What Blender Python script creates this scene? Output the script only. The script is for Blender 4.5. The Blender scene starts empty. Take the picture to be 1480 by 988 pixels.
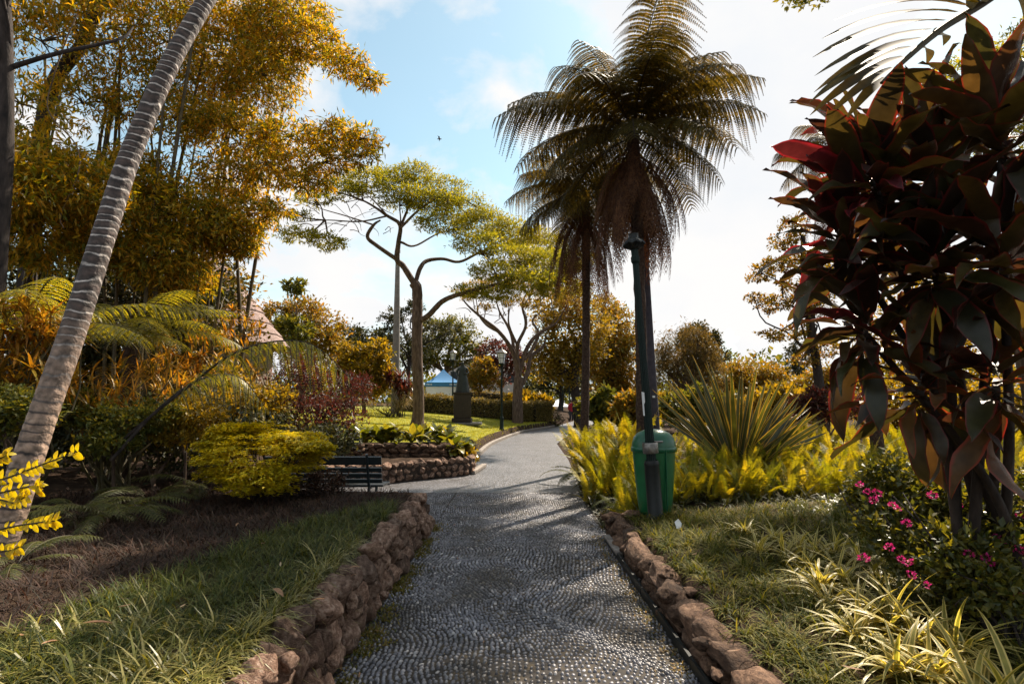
import bpy, math, random
import numpy as np
from mathutils import Vector, Matrix
from mathutils import noise as mnoise

rng = np.random.default_rng(11)
random.seed(5)
SC = bpy.context.scene
COL = SC.collection
PI = math.pi

# ------------------------------------------------------------------ camera
F, H = 822.0, 1.6
PITCH = math.atan(86 / F)
cam_d = bpy.data.cameras.new('camera')
cam_d.sensor_width = 36.0
cam_d.lens = 36.0 * F / 1480.0
cam_d.clip_end = 3000
cam_d.clip_start = 0.05
cam = bpy.data.objects.new('camera', cam_d)
COL.objects.link(cam)
cam.location = (0, 0, H)
cam.rotation_euler = (PI / 2 + PITCH, 0, 0)
SC.camera = cam
# ------------------------------------------------------------------ light
SUN_AZ, SUN_EL = math.radians(35), math.radians(47)     # azimuth from +Y towards +X
SUNV = np.array([math.sin(SUN_AZ) * math.cos(SUN_EL), math.cos(SUN_AZ) * math.cos(SUN_EL), math.sin(SUN_EL)])
sl = bpy.data.lights.new('sun', 'SUN')
sl.energy = 5.0
sl.angle = math.radians(0.5)
sl.color = (1.0, 0.88, 0.72)
sun = bpy.data.objects.new('sun', sl)
COL.objects.link(sun)
sun.rotation_euler = Vector(SUNV).to_track_quat('Z', 'Y').to_euler()
w = bpy.data.worlds.new('World')
SC.world = w
w.use_nodes = True
nt = w.node_tree
N, L = nt.nodes, nt.links
N.clear()
out = N.new('ShaderNodeOutputWorld')
bg = N.new('ShaderNodeBackground')
bg.inputs[1].default_value = 0.085
sky = N.new('ShaderNodeTexSky')
sky.sky_type = 'NISHITA'
sky.sun_disc = False
sky.sun_elevation = SUN_EL
sky.sun_rotation = SUN_AZ
sky.air_density = 1.0
sky.dust_density = 0.6
sky.ozone_density = 1.0
tc = N.new('ShaderNodeTexCoord')
mp = N.new('ShaderNodeMapping')
mp.inputs['Scale'].default_value = (1.0, 1.0, 1.5)
mp.inputs['Location'].default_value = (1.15, 0.4, 0.22)
L.new(tc.outputs['Generated'], mp.inputs[0])
nz = N.new('ShaderNodeTexNoise')
nz.inputs['Scale'].default_value = 4.2
nz.inputs['Detail'].default_value = 9
nz.inputs['Roughness'].default_value = 0.56
nz.inputs['Distortion'].default_value = 0.25
L.new(mp.outputs[0], nz.inputs['Vector'])
# thin cloud thickens towards the sun and towards the horizon
vn = N.new('ShaderNodeVectorMath'); vn.operation = 'NORMALIZE'
L.new(tc.outputs['Generated'], vn.inputs[0])
dt = N.new('ShaderNodeVectorMath'); dt.operation = 'DOT_PRODUCT'
L.new(vn.outputs[0], dt.inputs[0])
dt.inputs[1].default_value = (0.52, 0.76, 0.36)
m1 = N.new('ShaderNodeMapRange')
m1.inputs[1].default_value = 0.84; m1.inputs[2].default_value = 0.95
m1.inputs[3].default_value = 0.0; m1.inputs[4].default_value = 0.16
L.new(dt.outputs['Value'], m1.inputs[0])
sp = N.new('ShaderNodeSeparateXYZ'); L.new(vn.outputs[0], sp.inputs[0])
m2 = N.new('ShaderNodeMapRange')
m2.inputs[1].default_value = 0.0; m2.inputs[2].default_value = 0.45
m2.inputs[3].default_value = 0.14; m2.inputs[4].default_value = 0.0
L.new(sp.outputs[2], m2.inputs[0])
a1 = N.new('ShaderNodeMath'); a1.operation = 'ADD'; L.new(nz.outputs[0], a1.inputs[0]); L.new(m1.outputs[0], a1.inputs[1])
a2 = N.new('ShaderNodeMath'); a2.operation = 'ADD'; L.new(a1.outputs[0], a2.inputs[0]); L.new(m2.outputs[0], a2.inputs[1])
cr = N.new('ShaderNodeValToRGB')
cr.color_ramp.elements[0].position = 0.45
cr.color_ramp.elements[1].position = 0.60
cr.color_ramp.elements[0].color = (.16, .16, .16, 1)
cr.color_ramp.elements[1].color = (1, 1, 1, 1)
L.new(a2.outputs[0], cr.inputs[0])
mx = N.new('ShaderNodeMix'); mx.data_type = 'RGBA'
L.new(cr.outputs[0], mx.inputs[0])
tn = N.new('ShaderNodeVectorMath'); tn.operation = 'MULTIPLY'; tn.inputs[1].default_value = (.95, 1.12, .92)
L.new(sky.outputs[0], tn.inputs[0]); L.new(tn.outputs[0], mx.inputs[6])
n7 = N.new('ShaderNodeTexNoise'); n7.inputs['Scale'].default_value = 3.1; n7.inputs['Detail'].default_value = 8; n7.inputs['Roughness'].default_value = .55
L.new(mp.outputs[0], n7.inputs['Vector'])
c7 = N.new('ShaderNodeValToRGB')
c7.color_ramp.elements[0].position = .36; c7.color_ramp.elements[0].color = (.91, .93, .96, 1)
c7.color_ramp.elements[1].position = .56; c7.color_ramp.elements[1].color = (1, .985, .97, 1)
L.new(n7.outputs[0], c7.inputs[0])
v7 = N.new('ShaderNodeVectorMath'); v7.operation = 'SCALE'; v7.inputs['Scale'].default_value = 5.0
L.new(c7.outputs[0], v7.inputs[0]); L.new(v7.outputs[0], mx.inputs[7])
L.new(mx.outputs[2], bg.inputs[0])
L.new(bg.outputs[0], out.inputs[0])
SC.view_settings.view_transform = 'Standard'
SC.view_settings.look = 'None'
SC.view_settings.exposure = 1.25
SC.view_settings.gamma = 1.0
SC.render.engine = 'CYCLES'
SC.cycles.max_bounces = 6
SC.cycles.diffuse_bounces = 3
SC.cycles.glossy_bounces = 2
SC.cycles.transmission_bounces = 4
SC.cycles.caustics_reflective = False
SC.cycles.caustics_refractive = False
SC.cycles.use_denoising = True
SC.cycles.use_adaptive_sampling = True
SC.cycles.adaptive_threshold = 0.02


# ------------------------------------------------------------------ helpers
def at(px, py, D):
    """the point of the place seen at a photograph pixel, D metres ahead"""
    x = (px - 740) / F
    y = (494 - py) / F
    dy = math.cos(PITCH) - y * math.sin(PITCH)
    dz = math.sin(PITCH) + y * math.cos(PITCH)
    s = D / dy
    return np.array([x * s, D, H + dz * s])


def nrm(a):
    a = np.asarray(a, float)
    return a / np.maximum(np.linalg.norm(a, axis=-1, keepdims=True), 1e-9)


class Buf:
    def __init__(s):
        s.v, s.f, s.uv, s.mi, s.n = [], [], [], [], 0

    def add(s, V, Fc, uv=None, mi=0):
        V = np.asarray(V, float).reshape(-1, 3)
        Fc = np.asarray(Fc, int)
        s.v.append(V)
        s.f.append(Fc + s.n)
        s.uv.append(np.zeros((len(V), 2)) if uv is None else np.asarray(uv, float))
        s.mi.append(mi)
        s.n += len(V)
        return s

    def mesh(s, name, mats, smooth=False, off=None):
        V = np.concatenate(s.v)
        if off is not None:
            V = V - np.asarray(off)
        me = bpy.data.meshes.new(name)
        me.vertices.add(len(V))
        me.vertices.foreach_set('co', V.astype(np.float32).ravel())
        li = np.concatenate([f.ravel() for f in s.f])
        tot = np.concatenate([np.full(len(f), f.shape[1]) for f in s.f])
        mi = np.concatenate([np.full(len(f), m) for f, m in zip(s.f, s.mi)])
        st = np.concatenate([[0], np.cumsum(tot)[:-1]])
        me.loops.add(len(li))
        me.loops.foreach_set('vertex_index', li.astype(np.int32))
        me.polygons.add(len(tot))
        me.polygons.foreach_set('loop_start', st.astype(np.int32))
        me.polygons.foreach_set('material_index', mi.astype(np.int32))
        me.polygons.foreach_set('use_smooth', np.full(len(tot), smooth))
        ul = me.uv_layers.new(name='UVMap')
        ul.data.foreach_set('uv', np.concatenate(s.uv)[li].astype(np.float32).ravel())
        me.update(calc_edges=True)
        for m in (mats if isinstance(mats, (list, tuple)) else [mats]):
            me.materials.append(m)
        return me


def tag(o, label=None, cat=None, group=None, kind=None):
    if label: o['label'] = label
    if cat: o['category'] = cat
    if group: o['group'] = group
    if kind: o['kind'] = kind
    return o


def thing(name, label, cat, loc=(0, 0, 0), group=None, rz=0.0, s=1.0):
    o = bpy.data.objects.new(name, None)
    o.empty_display_size = 0.1
    COL.objects.link(o)
    o.location = loc
    o.rotation_euler = (0, 0, rz)
    o.scale = (s, s, s)
    return tag(o, label, cat, group)


def obj(name, me, parent=None, loc=(0, 0, 0), rot=(0, 0, 0), scale=None):
    o = bpy.data.objects.new(name, me)
    COL.objects.link(o)
    if parent is not None: o.parent = parent
    o.location = loc
    o.rotation_euler = rot
    if scale is not None:
        o.scale = (scale,) * 3 if np.isscalar(scale) else scale
    return o


def wpart(name, buf, mats, parent, smooth=False, kind=None):
    """buf holds world coordinates; the parent is an unrotated empty"""
    o = obj(name, buf.mesh(name, mats, smooth, off=tuple(parent.location)), parent)
    if kind: o['kind'] = kind
    return o


def struct(name, me, label=None, parent=None):
    o = obj(name, me, parent)
    o['kind'] = 'structure'
    if label: o['label'] = label
    return o


def frames(d, up):
    d = nrm(d)
    x = np.cross(d, up)
    bad = np.linalg.norm(x, axis=-1) < 1e-4
    if np.any(bad):
        x[bad] = np.cross(d[bad], np.array([1.0, 0.1, 0.0]))
    x = nrm(x)
    z = np.cross(x, d)
    return np.stack([x, d, z], axis=-2)          # rows x,y,z


def inst(buf, T, pos, d, up, scale, mi=0):
    """T = (V, F, UV): copies of a template joined into buf (template grows along +Y, faces +Z)"""
    TV, TF, TU = T
    pos = np.asarray(pos, float)
    n = len(pos)
    if n == 0: return
    up = np.broadcast_to(np.asarray(up, float), pos.shape)
    R = frames(np.broadcast_to(d, pos.shape), up)
    sc = np.asarray(scale, float)
    sc = np.broadcast_to(sc.reshape(-1, 1) if sc.ndim < 2 else sc, (n, 3))
    V = np.einsum('nkj,nji->nki', TV[None] * sc[:, None, :], R) + pos[:, None, :]
    k = len(TV)
    Fc = (TF[None] + (np.arange(n) * k)[:, None, None]).reshape(-1, TF.shape[1])
    buf.add(V.reshape(-1, 3), Fc, np.tile(TU, (n, 1)), mi)


def t_leaf(w=0.4, fold=0.08, mid=0.42):
    V = np.array([[0, 0, 0], [-w / 2, mid, fold], [0, 1, -0.06], [w / 2, mid, fold]], float)
    return V, np.array([[0, 1, 2], [0, 2, 3]][::-1]), np.array([[.5, 0], [0, .5], [.5, 1], [1, .5]])


def t_blade(w=0.05, n=4, bend=0.6, tip=1.0, fold=0.0, prof=None, cup=0.0):
    """a curved blade with a midrib; bend = total turning angle (rad) downwards"""
    V, U, Fc = [], [], []
    p = np.array([0., 0.]); a = 0.0
    pts = [(0.0, 0.0)]
    for i in range(n):
        a = -bend * ((i + .5) / n) ** tip
        p = p + np.array([math.cos(a), math.sin(a)]) / n
        pts.append(tuple(p))
    for i, (y, z) in enumerate(pts):
        t = i / n
        ww = (prof(t) if prof else (1 - t ** 2.2) * (0.6 + 0.4 * min(1, t * 5))) * w / 2
        ww = max(ww, 0.0008)
        if fold:
            V += [(-ww, y, z + fold * ww), (0, y, z), (ww, y, z + fold * ww)]
            U += [(0, t), (.5, t), (1, t)]
        else:
            V += [(-ww, y, z), (ww, y, z)]
            U += [(0, t), (1, t)]
    k = 3 if fold else 2
    for i in range(n):
        for j in range(k - 1):
            a0 = i * k + j
            Fc.append((a0, a0 + 1, a0 + 1 + k, a0 + k))
    return np.array(V, float), np.array(Fc), np.array(U, float)


def crom(P, n=20):
    P = np.asarray(P, float)
    if len(P) < 3:
        t = np.linspace(0, 1, n)[:, None]
        return P[0] * (1 - t) + P[-1] * t
    Q = np.vstack([2 * P[0] - P[1], P, 2 * P[-1] - P[-2]])
    m = len(P) - 1
    ts = np.linspace(0, m - 1e-6, n)
    i = ts.astype(int)
    t = (ts - i)[:, None]
    a, b, c, d = Q[i], Q[i + 1], Q[i + 2], Q[i + 3]
    return 0.5 * ((2 * b) + (c - a) * t + (2 * a - 5 * b + 4 * c - d) * t ** 2 + (3 * b - a - 3 * c + d) * t ** 3)


def tube(buf, P, R, k=8, cap=True, vscale=1.0, mi=0, jit=0.0):
    P = np.asarray(P, float)
    n = len(P)
    R = np.broadcast_to(np.asarray(R, float), (n,)) if np.ndim(R) < 1 or len(np.atleast_1d(R)) == n else np.interp(np.linspace(0, 1, n), np.linspace(0, 1, len(R)), R)
    T = nrm(np.gradient(P, axis=0))
    ref = np.array([0.13, 1.0, 0.07]) if abs(T[:, 2]).mean() > 0.5 else np.array([0.05, 0.1, 1.0])
    X = nrm(np.cross(T, ref))
    Y = np.cross(T, X)
    a = np.linspace(0, 2 * PI, k, endpoint=False)
    ca, sa = np.cos(a), np.sin(a)
    RR = R[:, None] * (1 + (rng.normal(0, jit, (n, k)) if jit else 0))
    V = P[:, None] + RR[..., None] * (ca[None, :, None] * X[:, None] + sa[None, :, None] * Y[:, None])
    s = np.concatenate([[0], np.cumsum(np.linalg.norm(np.diff(P, axis=0), axis=1))]) * vscale
    U = np.stack([np.broadcast_to(np.abs(a / PI - 1), (n, k)), np.broadcast_to(s[:, None], (n, k))], -1)
    i = np.arange(n - 1)[:, None] * k
    j = np.arange(k)[None]
    j2 = (j + 1) % k
    Fc = np.stack([i + j, i + k + j, i + k + j2, i + j2], -1).reshape(-1, 4)[:, ::-1]
    buf.add(V.reshape(-1, 3), Fc, U.reshape(-1, 2), mi)
    if cap:
        for ring, c, flip in ((0, P[0], False), (n - 1, P[-1], True)):
            VV = np.vstack([V[ring], c])
            FF = [(q, (q + 1) % k, k) if flip else ((q + 1) % k, q, k) for q in range(k)]
            buf.add(VV, FF, np.vstack([U[ring], U[ring][:1]]), mi)


def box(buf, c, s, rz=0.0, mi=0, bev=0.0):
    x, y, z = np.array(s) / 2
    if bev <= 0:
        V = np.array([[i, j, k] for k in (-z, z) for j in (-y, y) for i in (-x, x)], float)
        Fc = np.array([(0, 2, 3, 1), (4, 5, 7, 6), (0, 1, 5, 4), (2, 6, 7, 3), (0, 4, 6, 2), (1, 3, 7, 5)])
    else:
        b = bev
        rings = []
        for zz, e in ((-z, b), (-z + b, 0), (z - b, 0), (z, b)):
            X, Y = x - e, y - e
            rings.append([(X, Y - b, zz), (X - b, Y, zz), (-X + b, Y, zz), (-X, Y - b, zz), (-X, -Y + b, zz), (-X + b, -Y, zz), (X - b, -Y, zz), (X, -Y + b, zz)])
        V = np.array(rings, float).reshape(-1, 3)
        Fc = [(r * 8 + i, r * 8 + (i + 1) % 8, (r + 1) * 8 + (i + 1) % 8, (r + 1) * 8 + i) for r in range(3) for i in range(8)]
        c_, s_ = math.cos(rz), math.sin(rz)
        R = np.array([[c_, s_, 0], [-s_, c_, 0], [0, 0, 1]])
        V = V @ R + np.array(c)
        buf.add(V, np.array(Fc), mi=mi)
        buf.add(V[:8], np.array([list(range(8))[::-1]]), mi=mi)
        buf.add(V[24:], np.array([list(range(8))]), mi=mi)
        return
    c_, s_ = math.cos(rz), math.sin(rz)
    R = np.array([[c_, s_, 0], [-s_, c_, 0], [0, 0, 1]])
    buf.add(V @ R + np.array(c), Fc, mi=mi)


def lathe(buf, prof, k=20, c=(0, 0, 0), sx=1, sy=1, mi=0, tilt=(0, 0)):
    """prof = [(r, z)...]"""
    pr = np.array(prof, float)
    a = np.linspace(0, 2 * PI, k, endpoint=False)
    V = np.stack([pr[:, 0:1] * np.cos(a) * sx + tilt[0] * pr[:, 1:2], pr[:, 0:1] * np.sin(a) * sy + tilt[1] * pr[:, 1:2], np.broadcast_to(pr[:, 1:2], (len(pr), k))], -1) + np.array(c)
    n = len(pr)
    i = np.arange(n - 1)[:, None] * k
    j = np.arange(k)[None]
    j2 = (j + 1) % k
    Fc = np.stack([i + j, i + j2, i + k + j2, i + k + j], -1).reshape(-1, 4)
    U = np.stack([np.broadcast_to(np.abs(a / PI - 1), (n, k)), np.broadcast_to(pr[:, 1:2], (n, k))], -1)
    buf.add(V.reshape(-1, 3), Fc, U.reshape(-1, 2), mi)


# ------------------------------------------------------------------ materials
def newmat(name):
    m = bpy.data.materials.new(name)
    m.use_nodes = True
    nt = m.node_tree
    p = nt.nodes.get('Principled BSDF')
    return m, nt, p, nt.nodes.get('Material Output')


def ramp(nt, cols, pos=None):
    r = nt.nodes.new('ShaderNodeValToRGB')
    e = r.color_ramp.elements
    n = len(cols)
    pos = pos or [i / max(1, n - 1) for i in range(n)]
    e[0].position = pos[0]; e[0].color = (*cols[0], 1)
    e[1].position = pos[-1]; e[1].color = (*cols[-1], 1)
    for p, c in zip(pos[1:-1], cols[1:-1]):
        q = e.new(p); q.color = (*c, 1)
    return r


def m_leaf(name, cols, trans=0.45, rough=0.5, tmul=(1.7, 1.35, 0.6), uvmode=None, edge=None, objr=False, spec=0.35, edgepos=(0.06, 0.16)):
    m, nt, p, o = newmat(name)
    N, L = nt.nodes, nt.links
    if objr:
        g = N.new('ShaderNodeObjectInfo'); src = g.outputs['Random']
    else:
        g = N.new('ShaderNodeNewGeometry'); src = g.outputs['Random Per Island']
    r = ramp(nt, cols)
    L.new(src, r.inputs[0])
    col = r.outputs[0]
    # blotches and wear that belong to the leaf
    tcn = N.new('ShaderNodeTexCoord')
    nz = N.new('ShaderNodeTexNoise'); nz.inputs['Scale'].default_value = 9.0; nz.inputs['Detail'].default_value = 4
    L.new(tcn.outputs['Object'], nz.inputs['Vector'])
    mr = N.new('ShaderNodeMapRange'); mr.inputs[1].default_value = .3; mr.inputs[2].default_value = .7; mr.inputs[3].default_value = .7; mr.inputs[4].default_value = 1.25
    L.new(nz.outputs[0], mr.inputs[0])
    mm = N.new('ShaderNodeVectorMath'); mm.operation = 'SCALE'
    L.new(col, mm.inputs[0]); L.new(mr.outputs[0], mm.inputs['Scale'])
    col = mm.outputs[0]
    if uvmode:
        sep = N.new('ShaderNodeSeparateXYZ'); L.new(tcn.outputs['UV'], sep.inputs[0])
        # distance from the margin across the blade, 0 at the edge, .5 in the middle
        s1 = N.new('ShaderNodeMath'); s1.operation = 'SUBTRACT'; s1.inputs[1].default_value = 0.5; L.new(sep.outputs[0], s1.inputs[0])
        s2 = N.new('ShaderNodeMath'); s2.operation = 'ABSOLUTE'; L.new(s1.outputs[0], s2.inputs[0])
        s3 = N.new('ShaderNodeMath'); s3.operation = 'SUBTRACT'; s3.inputs[0].default_value = 0.5; L.new(s2.outputs[0], s3.inputs[1])
        nn = N.new('ShaderNodeMath'); nn.operation = 'MULTIPLY_ADD'; nn.inputs[1].default_value = 0.12; L.new(nz.outputs[0], nn.inputs[0]); L.new(s3.outputs[0], nn.inputs[2])
        er = N.new('ShaderNodeMapRange')
        er.inputs[1].default_value = edgepos[0] + .06; er.inputs[2].default_value = edgepos[1] + .06
        er.inputs[3].default_value = 1.0; er.inputs[4].default_value = 0.0
        L.new(nn.outputs[0], er.inputs[0])
        mxx = N.new('ShaderNodeMix'); mxx.data_type = 'RGBA'
        L.new(er.outputs[0], mxx.inputs[0]); L.new(col, mxx.inputs[6]); mxx.inputs[7].default_value = (*edge, 1)
        col = mxx.outputs[2]
        # side veins
        wv = N.new('ShaderNodeTexWave'); wv.inputs['Scale'].default_value = 9; wv.inputs['Distortion'].default_value = 1.5
        bm = N.new('ShaderNodeBump'); bm.inputs['Strength'].default_value = 0.25; bm.inputs['Distance'].default_value = 0.004
        L.new(tcn.outputs['UV'], wv.inputs['Vector']); L.new(wv.outputs['Fac'], bm.inputs['Height']); L.new(bm.outputs[0], p.inputs['Normal'])
    L.new(col, p.inputs['Base Color'])
    p.inputs['Roughness'].default_value = rough
    p.inputs['Specular IOR Level'].default_value = spec
    tr = N.new('ShaderNodeBsdfTranslucent')
    tm = N.new('ShaderNodeVectorMath'); tm.operation = 'MULTIPLY'; tm.inputs[1].default_value = tmul
    L.new(col, tm.inputs[0]); L.new(tm.outputs[0], tr.inputs[0])
    ms = N.new('ShaderNodeMixShader'); ms.inputs[0].default_value = trans
    L.new(p.outputs[0], ms.inputs[1]); L.new(tr.outputs[0], ms.inputs[2])
    L.new(ms.outputs[0], o.inputs[0])
    return m


def m_rough(name, cols, scale=8.0, rough=0.85, bump=0.4, dist=0.01, coord='Object', detail=6, objr=0.0, spec=0.3, stretch=(1, 1, 1), pos=None, metal=0.0):
    m, nt, p, o = newmat(name)
    N, L = nt.nodes, nt.links
    tcn = N.new('ShaderNodeTexCoord')
    mpn = N.new('ShaderNodeMapping'); mpn.inputs['Scale'].default_value = stretch
    L.new(tcn.outputs[coord], mpn.inputs[0])
    nz = N.new('ShaderNodeTexNoise'); nz.inputs['Scale'].default_value = scale; nz.inputs['Detail'].default_value = detail; nz.inputs['Roughness'].default_value = 0.62
    L.new(mpn.outputs[0], nz.inputs['Vector'])
    r = ramp(nt, cols, pos or [0.3 + 0.4 * i / (len(cols) - 1) for i in range(len(cols))])
    L.new(nz.outputs[0], r.inputs[0])
    col = r.outputs[0]
    if objr:
        oi = N.new('ShaderNodeObjectInfo')
        mr = N.new('ShaderNodeMapRange'); mr.inputs[3].default_value = 1 - objr; mr.inputs[4].default_value = 1 + objr
        L.new(oi.outputs['Random'], mr.inputs[0])
        mm = N.new('ShaderNodeVectorMath'); mm.operation = 'SCALE'
        L.new(col, mm.inputs[0]); L.new(mr.outputs[0], mm.inputs['Scale']); col = mm.outputs[0]
    L.new(col, p.inputs['Base Color'])
    p.inputs['Roughness'].default_value = rough
    p.inputs['Specular IOR Level'].default_value = spec
    p.inputs['Metallic'].default_value = metal
    if bump:
        n2 = N.new('ShaderNodeTexNoise'); n2.inputs['Scale'].default_value = scale * 3.1; n2.inputs['Detail'].default_value = 8; n2.inputs['Roughness'].default_value = 0.7
        L.new(mpn.outputs[0], n2.inputs['Vector'])
        b = N.new('ShaderNodeBump'); b.inputs['Strength'].default_value = bump; b.inputs['Distance'].default_value = dist
        L.new(n2.outputs[0], b.inputs['Height']); L.new(b.outputs[0], p.inputs['Normal'])
    return m


M = {}
M['bamboo'] = m_leaf('bamboo_leaf', [(.07, .09, .012), (.26, .22, .018), (.50, .33, .022), (.58, .31, .022), (.24, .23, .02), (.09, .11, .015)], .55, .5, (1.5, 1.25, .3))
M['acacia'] = m_leaf('acacia_leaf', [(.09, .12, .016), (.20, .22, .022), (.32, .29, .02), (.12, .15, .02)], .5, .5, (1.8, 1.4, .45))
M['green_tree'] = m_leaf('tree_leaf_green', [(.05, .07, .016), (.10, .115, .02), (.18, .16, .024)], .42, .55, (1.8, 1.4, .5))
M['orange_tree'] = m_leaf('tree_leaf_orange', [(.10, .085, .015), (.22, .15, .02), (.32, .17, .025), (.13, .13, .02), (.26, .2, .03)], .45, .55, (1.7, 1.3, .45))
M['yellow_tree'] = m_leaf('tree_leaf_yellow', [(.12, .11, .015), (.24, .17, .015), (.30, .2, .02), (.09, .09, .015)], .5, .5, (1.7, 1.35, .4))
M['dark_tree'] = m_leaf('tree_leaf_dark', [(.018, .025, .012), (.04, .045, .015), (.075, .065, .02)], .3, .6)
M['weep'] = m_leaf('weeping_leaf', [(.05, .045, .015), (.12, .09, .025), (.2, .13, .045)], .4, .55)
M['burgundy'] = m_leaf('burgundy_leaf', [(.035, .014, .014), (.06, .02, .018), (.10, .045, .026), (.04, .04, .018)], .38, .4, (2.0, .9, .7))
M['fernfrond'] = m_leaf('tree_fern_leaf', [(.03, .03, .012), (.06, .06, .014), (.11, .09, .018)], .45, .5, (2.0, 1.3, .45), spec=.3)
M['fernside'] = m_leaf('side_fern_leaf', [(.12, .14, .02), (.24, .23, .028), (.34, .28, .035), (.16, .17, .035)], .5, .4, (1.6, 1.35, .4), spec=.5)
M['ferndry'] = m_leaf('dry_frond', [(.05, .022, .012), (.10, .042, .018), (.14, .065, .025)], .25, .8, (1.4, 1.0, .7))
M['sword'] = m_leaf('sword_fern_leaf', [(.12, .15, .015), (.24, .24, .016), (.36, .31, .02), (.16, .18, .02), (.42, .34, .03)], .5, .5, (1.6, 1.25, .3), objr=True)
M['sword_in'] = m_leaf('sword_fern_leaf_dark', [(.04, .05, .01), (.09, .095, .015)], .4, .6, objr=True)  # darker green for the low drooping fronds
M['golden'] = m_leaf('golden_leaf', [(.36, .33, .014), (.48, .40, .014), (.56, .42, .014), (.26, .27, .015)], .48, .4, (1.4, 1.2, .25))
M['croton'] = m_leaf('croton_leaf', [(.30, .14, .02), (.44, .22, .025), (.38, .26, .03), (.20, .12, .02), (.10, .11, .02)], .45, .4, (1.5, 1.1, .4))
M['mondo'] = m_leaf('mondo_blade', [(.020, .036, .012), (.04, .06, .016), (.075, .09, .02), (.17, .16, .05), (.05, .065, .016)], .35, .5, (1.6, 1.4, .4), spec=.2)
M['mondo_warm'] = m_leaf('mondo_blade_warm', [(.03, .042, .010), (.06, .075, .014), (.13, .13, .025), (.22, .18, .05), (.05, .06, .012)], .38, .6, (1.5, 1.35, .35), spec=.08)
M['edgeblade'] = m_leaf('edge_blade', [(.10, .11, .025), (.2, .18, .04), (.34, .29, .11), (.12, .13, .02)], .35, .35, (1.5, 1.3, .5), spec=.5)
M['deadcover'] = m_leaf('dead_cover', [(.016, .009, .007), (.032, .017, .012), (.075, .036, .022), (.024, .022, .011)], .2, .8, (1.3, 1, .7))
M['drygrass'] = m_leaf('dry_grass', [(.22, .15, .07), (.34, .24, .12), (.13, .12, .04), (.28, .22, .1)], .35, .7, (1.3, 1.1, .7))
M['lawnblade'] = m_leaf('lawn_blade', [(.16, .20, .014), (.27, .27, .018), (.36, .31, .024)], .45, .5, (1.6, 1.35, .3))
M['weeds'] = m_leaf('weed_leaf', [(.05, .06, .015), (.12, .12, .02), (.22, .18, .03), (.16, .11, .04)], .35, .6)
M['lantana'] = m_leaf('shrub_leaf', [(.035, .05, .015), (.08, .09, .018), (.17, .15, .02), (.05, .06, .025)], .4, .4, (1.8, 1.5, .35), spec=.5)
M['pink'] = m_leaf('pink_petal', [(.5, .02, .16), (.62, .04, .25), (.42, .01, .10)], .3, .5, (1.2, 1, 1))
M['arum'] = m_leaf('broad_leaf', [(.05, .07, .015), (.12, .13, .02), (.26, .22, .04)], .42, .3, (1.7, 1.4, .3), objr=True, spec=.6)
M['hedge'] = m_leaf('hedge_leaf', [(.08, .075, .02), (.16, .13, .03), (.25, .18, .06), (.06, .065, .02)], .35, .55)
M['ti'] = m_leaf('ti_leaf', [(.018, .016, .010), (.030, .014, .012), (.026, .030, .012), (.055, .045, .015), (.032, .013, .013), (.04, .048, .014), (.06, .03, .016)], .36, .34, (2.2, 1.5, .6), uvmode=1, edge=(.13, .012, .015), objr=True, spec=.5, edgepos=(.0, .10))
M['ti_red'] = m_leaf('ti_leaf_red', [(.055, .012, .014), (.085, .014, .02), (.07, .025, .014)], .35, .35, (1.8, 1.0, .8), uvmode=1, edge=(.18, .014, .022), objr=True, spec=.5)
M['ti_orange'] = m_leaf('ti_leaf_orange', [(.11, .05, .016), (.08, .045, .016), (.12, .07, .02)], .4, .4, (1.8, 1.1, .5), uvmode=1, edge=(.2, .04, .02), objr=True)
M['flax'] = m_leaf('flax_leaf', [(.045, .055, .015), (.07, .075, .02), (.05, .06, .03)], .32, .35, (1.7, 1.4, .4), uvmode=1, edge=(.36, .23, .05), objr=True, spec=.5, edgepos=(.10, .14))
M['spider'] = m_leaf('spider_leaf', [(.20, .20, .04), (.28, .25, .05), (.15, .16, .035)], .42, .35, (1.4, 1.25, .5), uvmode=1, edge=(.62, .50, .17), objr=True, spec=.5, edgepos=(.18, .26))
M['palmleaf'] = m_leaf('palm_leaflet', [(.045, .045, .014), (.08, .065, .015), (.12, .085, .02)], .5, .5, (2.0, 1.4, .35), objr=True, spec=.2)
M['bark'] = m_rough('bark', [(.035, .022, .016), (.10, .065, .045), (.17, .12, .09)], 14, .9, .7, .02, stretch=(1, 1, .25))
M['barkdark'] = m_rough('bark_dark', [(.012, .010, .010), (.035, .026, .022), (.06, .045, .04)], 14, .9, .7, .02, stretch=(1, 1, .3))
M['barkgold'] = m_rough('bark_tan', [(.06, .038, .022), (.15, .10, .06), (.22, .15, .09)], 10, .9, .5, .02, stretch=(1, 1, .3))
M['fernbark'] = m_rough('fern_trunk', [(.02, .012, .008), (.06, .035, .025), (.11, .07, .05)], 22, .95, 1.0, .03)
M['culm'] = m_rough('bamboo_culm', [(.03, .022, .012), (.07, .05, .02), (.12, .085, .03)], 5, .6, .1)
M['stem'] = m_rough('green_stem', [(.035, .03, .015), (.08, .06, .02)], 12, .6, .1)
M['redstem'] = m_rough('ti_stem', [(.07, .03, .03), (.14, .06, .055)], 12, .5, .1)
M['rock'] = m_rough('wall_stone', [(.035, .02, .015), (.14, .078, .052), (.25, .155, .108), (.36, .265, .205), (.46, .40, .33)], 6.5, .92, 1.0, .02, objr=.5, detail=9, pos=[.3, .44, .56, .68, .78])
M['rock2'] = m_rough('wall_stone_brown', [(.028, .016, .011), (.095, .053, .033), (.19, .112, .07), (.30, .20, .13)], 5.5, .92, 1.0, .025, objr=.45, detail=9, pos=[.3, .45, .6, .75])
M['mortar'] = m_rough('wall_mortar', [(.02, .014, .011), (.06, .04, .03)], 12, .95, .8, .02)
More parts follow.
